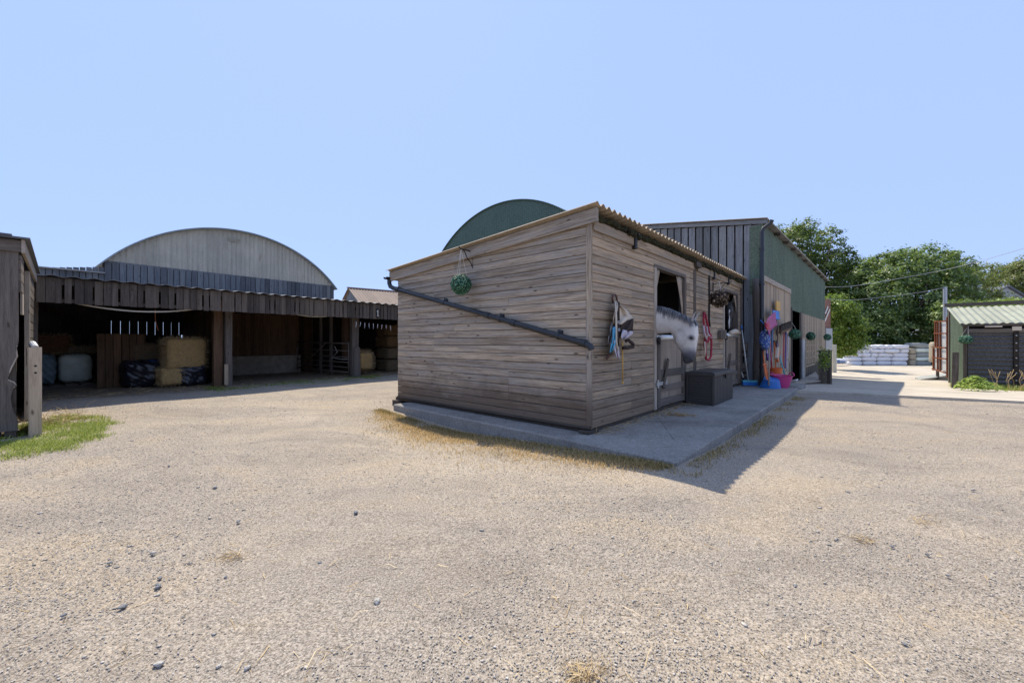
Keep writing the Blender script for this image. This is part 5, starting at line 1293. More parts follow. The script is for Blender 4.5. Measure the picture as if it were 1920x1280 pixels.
m = MB(); c = lp(1457.5, 574, -.15); m.obox(c-Ul*.27-Zv*.13, Zv, Ul, NL, .27, .54, .03, .6, .006); m.build('board', W['amber'], t)
t, p, q = tool('black_broom', 'black-bristled broom hung head-up nearest the dark doorway', 'broom', (1470, 618), (1468.5, 690), .016, 'red', -.2)
m = MB(); c = lp(1470.5, 617, -.22); d_ = (Ul+Zv*.10).normalized(); m.obox(c-d_*.85-Zv*.06, d_, Zv, NL, 1.7, .06, .07, .3, .006); m.build('head', W['brownwood'], t)
m = MB()
for i in range(60): cc_ = c-d_*.83+d_*(1.66*i/59); m.obox(cc_+NL*.01, (Zv+d_*R.uniform(-.15, .15)).normalized(), d_, NL, R.uniform(.14, .19), .022, .05)
m.build('bristles', W['blackwood'], t)
for (x0, x1, y0, y1, mat, b, lab, nm) in ((1438.5, 1437, 622, 684, 'cream', -.16, 'cream broom handle just right of the drainpipe', 'broom'), (1443, 1441.5, 617, 722, 'trim', -.3, 'pale wooden pole reaching down in front of the blue tub', 'pole'), (1447.2, 1446.6, 616, 668, 'bluebag', -.12, 'blue grey pole among the tool handles', 'pole'), (1465.5, 1464.5, 624, 694, 'cream', -.13, 'cream pole below the black broom', 'pole'), (1474, 1472.3, 624, 690, 'purple', -.13, 'purple pole beside the dark doorway', 'pole'), (1478.2, 1475.5, 628, 695, 'lilac', -.13, 'thin lilac pole closest to the dark doorway', 'pole'), (1452, 1455, 640, 702, 'orange', -.13, 'thin orange pole standing behind the pink tub', 'pole')):
    t = lt('tool_pole', lab, nm, x1, y1, b); pole(t, lp(x0, y0, b+.05), lp(x1, y1, b-.05), .017, mat); m = MB(); p = lp(x0, y0, b+.05); m.tube([p-Zv*.06, p+Zv*.03], .024, 8); m.build('grip', W['black_plastic'], t, smooth=True)
m = MB(); rows = []
for i in range(14):
    t_ = i/13; c = lp(1456+1.2*math.sin(t_*4), 607+44*t_, -.2); rows.append([c-Ul*(.07-.02*t_)+NL*.02*math.sin(i), c+NL*.02, c+Ul*(.07-.02*t_)])
m.sheet(rows, .012); tag(m.build('bridle_strap', W['brown_cloth'], smooth=True), 'dark strap hanging on the plank doors between the shovels and black broom', 'strap')
t, p, q = tool('dandy_broom', 'short broom with orange and white bristle head hung mid-wall', 'broom', (1458, 640), (1456.5, 662), .015, 'purple', -.16)
c = lp(1455.5, 664, -.2); d_ = (Ul*.55+Zv).normalized(); pr = (Ul-Zv*.55).normalized()
m = MB(); m.obox(c-d_*.16-pr*.10, d_, pr, NL, .34, .09, .06, .5, .01); m.build('head', W['cream'], t)
m = MB(); m.obox(c-d_*.17-pr*.01, d_, pr, NL, .34, .16, .05, .5, .006); m.build('bristles', W['orange'], t)
t, p, q = tool('teal_shovel', 'teal-handled shovel leaning with its white blade past the pink tub', 'shovel', (1461, 665), (1474, 712), .017, 'teal', -.3)
p2 = lp(1482.5, 719, -.62); blade(t, p2+Zv*.03, Ul, (Zv*.4+NL).normalized(), Zv, .30, .30, .04, 'white_metal')
m = MB(); pts = [lp(1473, 672, -.3), lp(1478, 674, -.32), lp(1481.5, 680, -.33), lp(1480, 700, -.3), lp(1480, 708, -.28)]; m.tube(pts, .014, 8); tag(m.build('bent_hook', W['trim'], smooth=True), 'bent pale metal rod standing beside the pink tub', 'rod')
t = lt('red_trug', 'small red-orange tub handle piece standing behind the pink tub', 'tub', 1454, 700, -.25); m = MB(); c = lp(1453.5, 705, -.3); m.lathe(c, [(.0, 0), (.13, 0), (.17, .22), (.165, .22), (.12, .02), (0, .02)], 16); m.build('bowl', W['orange'], t, smooth=True, auto=40)
# tubs
def tub(name, label, c, r0, r1, h, mat, tiltv, handles=True):
    t = thing(name, tuple(c), label, 'tub'); z = tiltv.normalized(); x = z.cross(V3((0, 1, .01))).normalized(); y = z.cross(x)
    m = MB(); m.lathe(c, [(0, 0), (r0*.95, 0), (r0, .02), (r1, h), (r1+.012, h+.006), (r1-.004, h+.008), (r0-.012, .03), (0, .025)], 32, .5, (x, y, z)); m.build('bowl', W[mat], t, smooth=True, auto=40)
    if handles:
        for sg in (-1, 1):
            m = MB(); pts = []
            for i in range(9):
                a = math.pi*i/8; pts.append(c+z*(h+.0+.075*math.sin(a))+x*(sg*(r1+.005+.02*math.sin(a)))+y*(.10*math.cos(a)))
            m.tube(pts, .013, 8); m.build('handle', W[mat], t, smooth=True)
    return t
Yp = F_PX*(CAM_H-.1)/(726-640)
cp = at(1463.5, 726, 10.15); cp.z = .101
tub('pink_tub', 'large pink rubber tub standing on the concrete below the tools', cp, .175, .24, .30, 'pink', V3((.03, -.06, 1)))
cbl = at(1445, 727, 9.98); cbl.z = .325
tub('blue_tub', 'blue rubber tub turned upside down and tilted beside the pink tub', cbl+V3((.02, .0, .0)), .175, .235, .25, 'blue', V3((.05, .30, -1)), False)
# ------------------------------------------------------------------ raised deck, screen post and rusty shed at the barn end
t = thing('timber_ramp', tuple(LB.P(6.2, -.9, -.4)), 'weathered timber ramp sloping down in front of the boarded barn wall', 'ramp')
dk = [V3(ground_px(1482, 722)), V3(ground_px(1541, 719)), at(1556, 699, 13.6), at(1500, 702, 14.2)]
m = MB(); nb_ = 15
A_, B_, C_, D_ = dk; A_ = A_+Zv*.05; B_ = B_+Zv*.12
C_ = LB.P(9.6, -.15, B_.z+.12); D_ = LB.P(5.4, -.15, -.12)
for i in range(nb_):
    p, q = A_.lerp(D_, (i+.03)/nb_), B_.lerp(C_, (i+.03)/nb_); p2, q2 = A_.lerp(D_, (i+.95)/nb_), B_.lerp(C_, (i+.95)/nb_)
    vs_ = [p, q, q2, p2]; vs_ = vs_+[v-Zv*.04 for v in vs_]; m.add(vs_, [(0, 1, 2, 3), (7, 6, 5, 4), (0, 4, 5, 1), (1, 5, 6, 2), (2, 6, 7, 3), (3, 7, 4, 0)], [(v.dot(Ul), v.dot(Vl), i*1.3) for v in vs_], R.random())
m.build('deck', W['trim'], t)
m = MB()
for (p, q) in ((A_, B_), (B_, C_)):
    vs_ = [p-Zv*.05, q-Zv*.05, V3((q.x, q.y, -1.0)), V3((p.x, p.y, -1.0))]; dd_ = (q-p).cross(Zv).normalized()*.03; vs_ = vs_+[v-dd_ for v in vs_]
    m.add(vs_, [(0, 1, 2, 3), (7, 6, 5, 4), (0, 4, 5, 1), (1, 5, 6, 2), (2, 6, 7, 3), (3, 7, 4, 0)], [(v.dot(Ul), v.z, 1.3) for v in vs_], .4)
m.build('skirt', W['darkwood'], t)
gp = ground_px(1557, 720); SF = Fr(gp.x, gp.y, 47)
t = thing('timber_planter', tuple(gp), 'dark square timber planter box at the foot of the ramp', 'planter')
hgt = (720-656)/F_PX*gp.y
m = MB(); vboards(m, Fr(gp.x, gp.y, 137-180+0), -.34, .0, 0, gp.z-.1, gp.z+hgt-.03, .12, .14, .004, .03, -1); m.build('front', W['darkwood'], t)
m = MB(); m.box(SF, -.02, .06, -.04, .05, gp.z-.1, gp.z+hgt, 'z', .6, .006); m.build('post', W['oldwood'], t)
m = MB(); FP = Fr(gp.x, gp.y, -43); m.box(FP, -.38, .05, -.05, .35, gp.z+hgt-.03, gp.z+hgt, 'a', .8, .006); m.build('cap', W['palewood'], t)
m = MB(); m.box(FP, -.34, .0, .31, .34, gp.z-.1, gp.z+hgt-.04, 'z', .4); m.build('back', W['darkwood'], t)
def leaf_quads(P, N, size, fold=.25, asp=.62):
    n = len(P); d = N/np.linalg.norm(N, axis=1, keepdims=True); t1 = np.cross(d, rng.normal(0, 1, (n, 3))); t1 /= np.linalg.norm(t1, axis=1, keepdims=True); t2 = np.cross(d, t1)
    s_ = size*rng.uniform(.6, 1.35, (n, 1)); V = np.stack([P-t1*s_*.5, P-t2*s_*.5*asp+d*s_*fold*.5, P+t1*s_*.5, P+t2*s_*.5*asp+d*s_*fold*.5], 1).reshape(-1, 3)
    return V, np.arange(4*n).reshape(n, 4)
P = np.array(at(1546.5, 674, gp.y-.35))+rng.normal(0, 1, (240, 3))*[.10, .08, .17]
V, Fq = leaf_quads(P, rng.normal(0, 1, (240, 3))+[0, -.4, .6], .085); o = np_mesh('trailing_plant', V, Fq, W['leaf_lime'], np.repeat(rng.uniform(.3, 1, 240), 4), None, tuple(at(1546.5, 690, gp.y-.35))); tag(o, 'pale leafy plant hanging on the dark timber planter', 'plant')
t = thing('rusty_shed', tuple(at(1552, 680, 22.5)), 'narrow shed of rust-red and pale sheets beyond the end of the barn', 'shed')
RF = Fr(*at(1545, 640, 22).xy, 30)
a0_, a1_ = RF.a_at(1543, 0), RF.a_at(1557, 0)
m = MB(); m.corr(RF.P(a0_, 0, -1), RF.U, Zv, -RF.V, a1_-a0_, 0, 4.55, .12, .012, .003, 6, 'sine', .5, 1); m.build('wall', W['rust_sheet'], t)
m = MB(); m.box(RF, RF.a_at(1549, -.12), RF.a_at(1561, -.12), -.12, -.05, CAM_H+(640-657)/F_PX*22.6, CAM_H+(640-616)/F_PX*22.6, 'z', .5); m.build('grey_panel', W['galv'], t, bevel=.01)
m = MB(); m.obox(at(1546, 603, 21.8), (at(1556, 578, 22.3)-at(1546, 603, 21.8)).normalized(), RF.U, Zv, 1.0, .1, .05, .9); m.obox(at(1547, 588, 21.8), (at(1553, 572, 22.3)-at(1547, 588, 21.8)).normalized(), RF.U, Zv, .7, .1, .05, .9); m.build('roof_batten', W['paintwhite'], t)
m = MB(); m.box(RF, a0_, a1_, .1, 3, 3.5, 3.55, 'a', .5); m.build('roof', W['brown_roof'], t)
g_ = at(1563, 683, 25); m = MB(); m.box(Fr(g_.x, g_.y, 10), -.12, .12, -.1, .1, -.8, CAM_H+(640-646)/F_PX*25, 'z', .5); tag(m.build('cream_post', W['palepost'], bevel=.02), 'short cream concrete post beside the hedge near the bales', 'post')

# ------------------------------------------------------------------ bales on pallets at the back of the yard
YB = 33.0
layers = [('bottom', 677, 685.2, [(270, 470), (480, 682), (690, 912), (920, 1150)]), ('second', 669, 677, [(268, 462), (470, 692), (694, 912), (914, 1170)]), ('middle', 661.5, 669.2, [(255, 468), (472, 592), (597, 702), (705, 930), (934, 1172)]), ('fourth', 654, 661.5, [(268, 378), (382, 588), (598, 808), (812, 1036), (1048, 1172)]), ('top', 646.5, 654, [(250, 482), (488, 592), (600, 702), (705, 828), (832, 938), (942, 1188)])]
ordn = ['leftmost', 'second', 'third', 'fourth', 'fifth', 'sixth']; sd_ = 0
for (ln, y0, y1, xs_) in layers:
    for i, (x0, x1) in enumerate(xs_):
        sd_ += 1; p = at(1560+x0/8, y1, YB+R.uniform(-.08, .08)); q = at(1560+x1/8, y0, p.y); w = (q.x-p.x)/2; h = (q.z-p.z)/2
        m = MB(); m.puff(V3(((p.x+q.x)/2, p.y+.42, (p.z+q.z)/2)), WX.U, WX.V, Zv, w*1.0, .42, h*1.03, 4.5, 9, .035, 3.2, sd_, .5, None)
        last = i == len(xs_)-1
        lab = ('rightmost' if last else ordn[i] if i == 0 else ordn[i]+' from left')+' white plastic-wrapped bale in the '+ln+' layer of the stack'
        tag(m.build('shavings_bale', W['whitebag'], smooth=True), lab, 'bale', 'white wrapped bales stacked across the yard')
p, q = at(1565.5, 682, YB-1), at(1590.5, 672.5, YB-1)
m = MB(); m.puff(V3(((p.x+q.x)/2, YB-.6, (p.z+q.z)/2)), WX.U, WX.V, Zv, (q.x-p.x)/2, .4, (q.z-p.z)/2, 6, 9, .015, 3, 77); sb_ = m.build('shavings_bale', W['whitebag'], smooth=True); tag(sb_, 'single white wrapped bale with blue print lying left of the stack', 'bale')
m = MB(); m.box(WX, at(1570, 640, YB-1).x, at(1573, 640, YB-1).x, YB-1.075, YB-1.0, CAM_H-(681-640)/F_PX*32, CAM_H-(675-640)/F_PX*32, 'z', .5); m.box(WX, at(1573.6, 640, YB-1).x, at(1584, 640, YB-1).x, YB-1.075, YB-1.0, CAM_H-(680-640)/F_PX*32, CAM_H-(677-640)/F_PX*32, 'a', .5); m.build('print', W['bluebag'], sb_)
for i, (x0, x1) in enumerate(((1562, 1598), (1599, 1632), (1633, 1668), (1669, 1706), (1707, 1750))):
    p, q = at(x0, 686, YB-.2), at(x1, 686, YB-.2); gz_ = -.70; t = thing('pallet', ((p.x+q.x)/2, YB+.3, gz_), ordn[i]+' low wooden pallet from the left under the stacked bales', 'pallet', 'pallets under the bales')
    m = MB(); zt_ = CAM_H-(685.3-640)/F_PX*YB
    for j in range(5): m.box(WX, p.x, q.x-.05, YB-.25+j*.23, YB-.25+j*.23+.14, zt_-.03, zt_-.002, 'a', None)
    m.build('deck', W['oldwood'], t)
    for j in range(3): m = MB(); xx = p.x+(q.x-p.x-.15)*j/2; m.box(WX, xx, xx+.1, YB-.24, YB+.9, gz_-.05, zt_-.031, 'b', None); m.build('bearer', W['oldwood'], t)
gl_ = ['lowest', 'second lowest', 'middle', 'second highest', 'highest']
for i in range(5):
    y1 = 685-8.2*i; p, q = at(1720 if i else 1719, y1, YB), at(1748-(i % 2), y1-7.8, YB)
    m = MB(); m.puff(V3(((p.x+q.x)/2, YB+.45, (p.z+q.z)/2)), WX.U, WX.V, Zv, (q.x-p.x)/2, .45, (q.z-p.z)/2, 6, 8, .02, 3, 90+i); tag(m.build('grey_bale', W['sage'] if i % 2 else W['stoneblock'], smooth=True), gl_[i]+' grey wrapped bale in the column right of the white stack', 'bale', 'grey bales right of the white stack')
p, q = at(1713, 650, YB), at(1741, 642.5, YB); m = MB(); m.puff(V3(((p.x+q.x)/2, YB+.45, (p.z+q.z)/2)), WX.U, WX.V, Zv, (q.x-p.x)/2, .45, (q.z-p.z)/2, 6, 8, .02, 3, 97); tag(m.build('grey_bale', W['stoneblock'], smooth=True), 'single grey bale perched on top behind the grey column', 'bale')
for i in range(3):
    y1 = 685-11*i; p, q = at(1708, y1, YB), at(1718.5, y1-10.5, YB); m = MB(); m.puff(V3(((p.x+q.x)/2, YB+.4, (p.z+q.z)/2)), WX.U, WX.V, Zv, (q.x-p.x)/2, .4, (q.z-p.z)/2, 8, 7, .02, 4, 120+i); tag(m.build('tan_block', W['tanblock'], smooth=True), ['lowest', 'middle', 'topmost'][i]+' tan block between the white stack and the grey column', 'block', 'tan blocks beside the stack')
p = at(1751, 660, 30); m = MB(); m.puff(p, WX.U, WX.V, Zv, .22, .2, .75, 6, 6, .02, 3, 5); tag(m.build('tan_sack', W['tanblock'], smooth=True), 'tall tan sack half hidden behind the rusty gate frame', 'sack')
# rusty framed trailer gate with pale panels and its ramp
YG = 20.0
t = thing('rusty_frame_gate', tuple(at(1762, 697, YG)), 'tall rust-red framed gate with pale infill panels standing by the green shed', 'gate')
GA2 = at(1749.5, 640, YG); GB2 = at(1776, 640, YG-.9); ang = math.degrees(math.atan2(GB2.y-GA2.y, GB2.x-GA2.x)); GF = Fr(GA2.x, GA2.y, ang); gl2 = (GB2-GA2).xy.length
def gz2(y): return CAM_H+(640-y)/F_PX*YG
for (xa, y0, y1, nm) in ((.13, 650, 602, 'stile'), (.0, 694, 652, 'stile'), (gl2*.97, 704, 596, 'stile')):
    m = MB(); m.box(GF, xa, xa+.055, -.03, .03, gz2(y0), gz2(y1), 'z', .5); m.build(nm, W['rust'], t, bevel=.006)
for (xa, y, sk_) in ((.13, 604, 0), (.13, 626, 0), (0, 651, 0), (.0, 671, 0), (0, 692, 0)):
    m = MB(); m.obox(GF.P(xa, -.035, gz2(y)), (GF.U-Zv*(.16 if y > 690 else .02 if y < 640 else .04)).normalized(), Zv, -GF.V, gl2-xa, .055, .03, .5); m.build('rail', W['rust'], t, bevel=.006)
for (xa, y0, y1) in ((.30, 650, 604), (.48, 650, 604), (.30, 692, 652), (.48, 694, 652)): m = MB(); m.box(GF, xa, xa+.035, -.03, .02, gz2(y0), gz2(y1), 'z', .5); m.build('bar', W['rust'], t)
m = MB(); m.box(GF, .2, gl2-.05, .022, .035, gz2(650), gz2(604), 'z', .5); m.build('infill', W['white_metal'], t)
m = MB(); m.box(GF, .06, gl2-.05, .022, .035, gz2(693), gz2(653), 'z', .5); m.build('infill', W['white_metal'], t)
m = MB(); m.box(GF, .12, .22, .04, .12, -.75, gz2(694), 'z', .5); m.build('leg', W['darkwood'], t)
m = MB(); m.box(GF, gl2, gl2+.1, .03, .12, -.75, gz2(600), 'z', .5); m.build('post', W['oldwood'], t)
t = thing('loading_ramp', tuple(ground_px(1760, 713)), 'pale sloping loading ramp with a thin edge leaning by the green shed', 'ramp')
A_, B_ = ground_px(1725, 712), ground_px(1789, 713); B_ = B_
h1 = .32; q = [A_+Zv*.02, A_+V3((.5, .75, .06)), B_+V3((.5, .8, h1)), B_+V3((.1, .1, h1-.04))]
m = MB(); vs_ = q+[v-Zv*.06 for v in q]; m.add(vs_, [(0, 3, 2, 1), (4, 5, 6, 7), (0, 4, 7, 3), (3, 7, 6, 2), (2, 6, 5, 1), (1, 5, 4, 0)]); m.build('deck', W['stoneblock'], t)
m = MB(); m.tube([q[0]+Zv*.0, q[3]+Zv*.0], .03, 6); m.build('edge', W['paintwhite'], t)
m = MB(); vs_ = [q[0]-Zv*.065, q[3]-Zv*.065, V3((q[3].x, q[3].y, B_.z-.05)), q[0]-Zv*.07]; vs_ = [v+V3((.05, .1, 0)) for v in vs_]; m.add(vs_+[v+V3((.02, .05, 0)) for v in vs_], [(0, 1, 2, 3), (7, 6, 5, 4)]); m.build('side', W['tanblock'], t)
p = at(1772, 640, 22); m = MB(); m.tube([V3((p.x, p.y, -.8)), V3((p.x, p.y, CAM_H+(640-538)/F_PX*22))], .085, 12); t = m.build('utility_pole', W['galv'], smooth=True, auto=50); tag(t, 'slim grey metal pole rising behind the green shed', 'pole')
m = MB(); m.tube([V3((p.x-.12, p.y, 4.15)), V3((p.x+.12, p.y, 4.15))], .03, 6); m.build('clamp', W['iron'], t)
def cable(pts, r, label):
    P = [at(*q) for q in pts]; out_ = []
    for i in range(len(P)-1):
        a_, b_ = P[max(i-1, 0)], P[i]; c_, d_ = P[i+1], P[min(i+2, len(P)-1)]
        for s_ in range(8):
            u = s_/8; out_.append(.5*((2*b_)+(c_-a_)*u+(2*a_-5*b_+4*c_-d_)*u*u+(3*b_-a_-3*c_+d_)*u**3))
    out_.append(P[-1]); m = MB(); m.tube(out_, r, 6); tag(m.build('overhead_cable', W['galv']), label, 'cable')
cable([(1548, 538, 21), (1600, 536, 21.2), (1680, 523, 21), (1770, 506, 20), (1850, 486, 18.5), (1925, 464, 17)], .012, 'upper overhead cable sagging from the barn across the trees')
cable([(1550, 560, 21.5), (1600, 562, 22), (1680, 554, 22), (1730, 547, 22), (1771, 539, 22)], .010, 'lower overhead cable running from the barn to the slim grey pole')

# ------------------------------------------------------------------ green shed on the right
g0 = ground_px(1806, 726); RS = Fr(g0.x, g0.y, -42.0); gz0_ = g0.z
gs = thing('green_shed', tuple(g0), 'small green metal shed with pale corrugated roof and black ribbed front', 'shed')
ze_ = RS.on_b(1806, 606, -.02).z; DEP = 3.7; zr_ = ze_+.80; RW = 4.2
slope = (RS.V*DEP+Zv*(zr_-ze_)).normalized(); nrm = (Zv*DEP-RS.V*(zr_-ze_)).normalized()
m = MB(); m.corr(RS.P(-.10, -.16, ze_-.02), RS.U, slope, nrm, RW+.2, 0, (DEP+.3), .20, .022, .004, 8, 'sine', .5, 2); m.build('roof', W['shed_roof'], gs, smooth=True, auto=50)
m = MB(); m.obox(RS.P(-.16, DEP+.10, zr_+.08), RS.U, Zv, RS.V, RW+.4, .15, .15, .5, .02); m.build('ridge_beam', W['darkwood'], gs)
m = MB(); m.corr(RS.P(0, DEP, gz0_-.05), -RS.V, Zv, -RS.U, DEP, 0, lambda x: (zr_-(zr_-ze_)*x/DEP)-gz0_+.0, .15, .012, .003, 6, 'trap', .5, 1); m.build('side_sheet', W['green'], gs)
m = MB(); m.box(RS, 0, .10, -.03, .07, gz0_-.05, ze_-.03, 'z', .4); m.build('corner_post', W['darkwood'], gs, bevel=.005)
m = MB(); m.box(RS, -.06, .06, DEP-.15, DEP+.05, gz0_-.1, zr_-.05, 'z', .6); m.build('rear_post', W['oldwood'], gs, bevel=.005)
pp1, pp2 = RS.a_at(1815, 0), RS.a_at(1904, 0)
for (x0, x1) in ((.12, pp2-.06), (pp2+.08, RW)):
    m = MB(); m.corr(RS.P(x0, -.0, gz0_), Zv, RS.U, -RS.V, ze_-.36-gz0_, 0, x1-x0, .165, .02, .004, 8, 'trap', .5, 1); m.build('front_panel', W['black_ribs'], gs)
m = MB(); m.box(RS, pp2-.05, pp2+.07, -.06, .02, gz0_-.05, ze_-.1, 'z', .3); fp_ = m.build('front_post', W['blackwood'], gs, bevel=.005)
for i in range(7): m = MB(); c = RS.P(pp2+.01, -.065, gz0_+.35+i*.27); m.lathe(c, [(0, -.01), (.022, -.01), (.022, .008), (0, .012)], 8, .5, (RS.U, Zv, -RS.V)); m.build('bolt', W['galv'], fp_)
m = MB(); m.box(RS, .10, RW, -.055, -.01, ze_-.36, ze_-.22, 'a', .5, .005); m.build('front_rail', W['oldwood'], gs)
m = MB(); m.box(RS, -.04, RW, -.12, -.05, ze_-.115, ze_-.03, 'a', .3, .006); m.build('eave_beam', W['oldwood'], gs)
m = MB(); m.box(RS, .1, RW, .1, .12, gz0_, ze_-.1, 'a', .3); m.box(RS, RW-.02, RW, 0, DEP, gz0_, ze_, 'b', .3); m.build('lining', W['blackwood'], gs)
m = MB(); m.box(RS, RS.a_at(1846, -.1), RS.a_at(1879, -.1), -.16, -.125, ze_-.17, ze_-.12, 'a', .9); m.build('strip_lamp', W['cream'], gs, bevel=.006)
m = MB(); m.box(RS, pp2-.09, pp2+.13, -.09, -.062, ze_-.30, ze_-.15, 'a', .9); m.build('pale_plate', W['cream'], gs, bevel=.004)
pk = RS.P(-.30, .62, gz0_); m = MB(); m.obox(V3(ground_px(1783.5, 727))-Zv*.02, (Zv+RS.V*.10+RS.U*.03).normalized(), RS.U, -RS.V, (727-659)/F_PX*ground_px(1783.5, 727).y, .17, .035, .4, .005); lk = m.build('leaning_plank', W['darkwood']); tag(lk, 'short dark plank leaning against the green side of the shed', 'plank')
cb_ = RS.on_b(1810.5, 636, -.25); leafy_ball('topiary_ball', cb_, .19, W['ballleaf'], 'pale green box-leaf ball hanging at the corner of the green shed', RS.P(.12, -.12, ze_-.12), 900, None, .024, .85)

# ------------------------------------------------------------------ far house
t = thing('far_house', tuple(at(1895, 640, 52)), 'distant grey house gable with a dark slate roof among the trees', 'house')
HF = Fr(*at(1872, 640, 52).xy, 0); zt_ = CAM_H+(640-538)/F_PX*52
m = MB(); pts = [HF.P(-3.2, 0, -1), HF.P(6.5, 0, -1), HF.P(6.5, 0, zt_-3.3), HF.P(1.0, 0, zt_), HF.P(-3.2, 0, zt_-2.3)]
vs_ = pts+[p+HF.V*8 for p in pts]; n = 5; m.add(vs_, [(0, 1, 2, 3, 4), (9, 8, 7, 6, 5)]+[(i, n+i, n+(i+1) % n, (i+1) % n) for i in range(n)]); m.build('wall', W['render'], t)
m = MB()
for (p, q) in ((pts[3], pts[2]), (pts[3], pts[4])):
    d_ = (q-p).normalized(); up_ = d_.cross(HF.V); up_ = up_ if up_.z > 0 else -up_
    m.obox(p-HF.V*.3+up_*.03, d_, HF.V, up_ if d_.cross(HF.V).dot(up_) > 0 else up_, (q-p).length+.4, 8.6, .18, .5)
m.build('roof', W['slate'], t)
m = MB(); m.box(HF, 4.0, 4.9, -.02, -.005, zt_-5, zt_-3.6, 'z', .5); m.build('window', W['iron'], t)

# ------------------------------------------------------------------ trees and bushes
def tree(name, label, lobes, mat, nclus, per, leaf, trunk=None, trunk_r=.25, seed=0, group=None, crad=.55, cat='tree', limb=True, dens=.62, tb=(0, 1)):
    rg_ = np.random.default_rng(seed); base = trunk if trunk is not None else V3((lobes[0][0].x, lobes[0][0].y, -.8))
    root = thing(name, tuple(base), label, cat, group)
    ws = np.array([l[1][0]*l[1][1]+l[1][0]*l[1][2]+l[1][1]*l[1][2] for l in lobes]); ws = ws/ws.sum()
    Cs, Ds = [], []
    for i in range(nclus):
        li = rg_.choice(len(lobes), p=ws); c, r = lobes[li]; d = rg_.normal(0, 1, 3); d /= np.linalg.norm(d)
        k_ = rg_.uniform(dens, 1.0)**.6*(1+.16*mnoise.noise(V3((d[0]*2.3+li, d[1]*2.3, d[2]*2.3+seed))))
        Cs.append(np.array(c)+d*np.array(r)*k_); Ds.append(d)
    Cs, Ds = np.array(Cs), np.array(Ds); n = nclus*per
    ci = np.repeat(np.arange(nclus), per); cr = crad*rg_.uniform(.6, 1.3, (nclus, 1))
    off = rg_.normal(0, 1, (n, 3))*[1, 1, .62]; off /= (np.linalg.norm(off, axis=1, keepdims=True)+.3); off *= rg_.uniform(.3, 1.25, (n, 1))
    P = Cs[ci]+off*cr[ci]
    N = Ds[ci]*.5+[0, 0, .55]+off*.5+rg_.normal(0, .45, (n, 3))
    V, Fq = leaf_quads(P, N, leaf)
    ctone = rg_.uniform(-.34, .34, nclus)
    T = np.clip(rg_.beta(2, 2, n)*(tb[1]-tb[0])+tb[0]+ctone[ci], 0, 1)
    np_mesh('crown', V, Fq, mat, np.repeat(T, 4), root)
    if limb:
        top = sum((l[0] for l in lobes), V3((0, 0, 0)))/len(lobes); m = MB(); fk = base.lerp(V3((top.x, top.y, top.z)), .45)
        m.tube([base-Zv*.2, base+Zv*.3, base.lerp(fk, .6)+V3((.1, .1, 0)), fk], [trunk_r*1.3, trunk_r, trunk_r*.85, trunk_r*.7], 10)
        for l in lobes:
            c, r = l
            for j in range(3):
                e = c+V3((rg_.uniform(-.6, .6)*r[0], rg_.uniform(-.6, .6)*r[1], rg_.uniform(-.1, .75)*r[2])); mid = fk.lerp(e, .5)+V3((rg_.uniform(-.4, .4), rg_.uniform(-.4, .4), .3))
                m.tube([fk-Zv*.2, mid, e], [trunk_r*.42, trunk_r*.25, .03], 6)
        m.build('trunk', W['bark'], root, smooth=True)
    return root
def lob(px, py, Y, wpx, hpx, dep=None):
    s_ = Y/F_PX; return (at(px, py, Y), (wpx*s_, dep if dep else wpx*s_, hpx*s_))
YT = 39
tree('sycamore_tree', 'broad rounded leafy tree filling the view behind the white bales', [lob(1690, 560, YT, 92, 82, 4.2), lob(1725, 505, YT+.5, 52, 44, 3), lob(1672, 510, YT+.5, 44, 42, 3), lob(1640, 560, YT-1, 48, 60, 3), lob(1770, 560, YT, 52, 66, 3), lob(1700, 620, YT-1.5, 110, 34, 3), lob(1765, 500, YT+1, 38, 26, 2.5), lob(1625, 610, YT-2, 40, 36, 2.5)], W['leaf_syc'], 1500, 34, .24, at(1700, 676, YT+1), .4, 1, None, .62)
tree('ash_tree', 'tall dark tree with feathery top rising behind the long barn', [lob(1490, 470, 42, 46, 50, 3), lob(1530, 520, 42, 52, 62, 3), lob(1505, 432, 42, 26, 20, 1.8), lob(1555, 450, 42, 20, 24, 1.6), lob(1570, 490, 42, 28, 26, 2), lob(1545, 570, 41, 50, 52, 3), lob(1460, 440, 42, 14, 18, 1.2), lob(1585, 510, 42, 14, 14, 1.2)], W['leaf_ash'], 860, 30, .22, at(1535, 676, 42), .35, 2, None, .5, dens=.4)
tree('dark_tree', 'shadowy smaller tree between the tall dark tree and the rounded tree', [lob(1600, 545, 44, 34, 52, 2.5), lob(1620, 515, 44, 30, 32, 2.2), lob(1590, 600, 43, 34, 44, 2.5)], W['leaf_ash'], 420, 30, .22, at(1600, 676, 44), .25, 3, None, .5, dens=.4)
tree('elder_tree', 'thin olive tree with bare twigs above the green shed', [lob(1815, 545, 41, 46, 40, 2.6), lob(1838, 512, 42, 30, 22, 1.8), lob(1790, 580, 40, 44, 34, 2.4), lob(1850, 575, 41, 36, 26, 2.2), lob(1805, 520, 42, 24, 22, 1.6)], W['leaf_oliv'], 520, 26, .20, at(1815, 676, 41), .22, 4, None, .5, dens=.35)
tree('olive_tree', 'olive green tree at the right edge behind the far house', [lob(1905, 530, 58, 44, 34, 3.4), lob(1885, 545, 58, 30, 28, 3), lob(1940, 520, 58, 40, 44, 3.4), lob(1915, 505, 58, 24, 16, 2)], W['leaf_oliv'], 560, 28, .26, at(1910, 660, 58), .3, 5, None, .7, dens=.5)
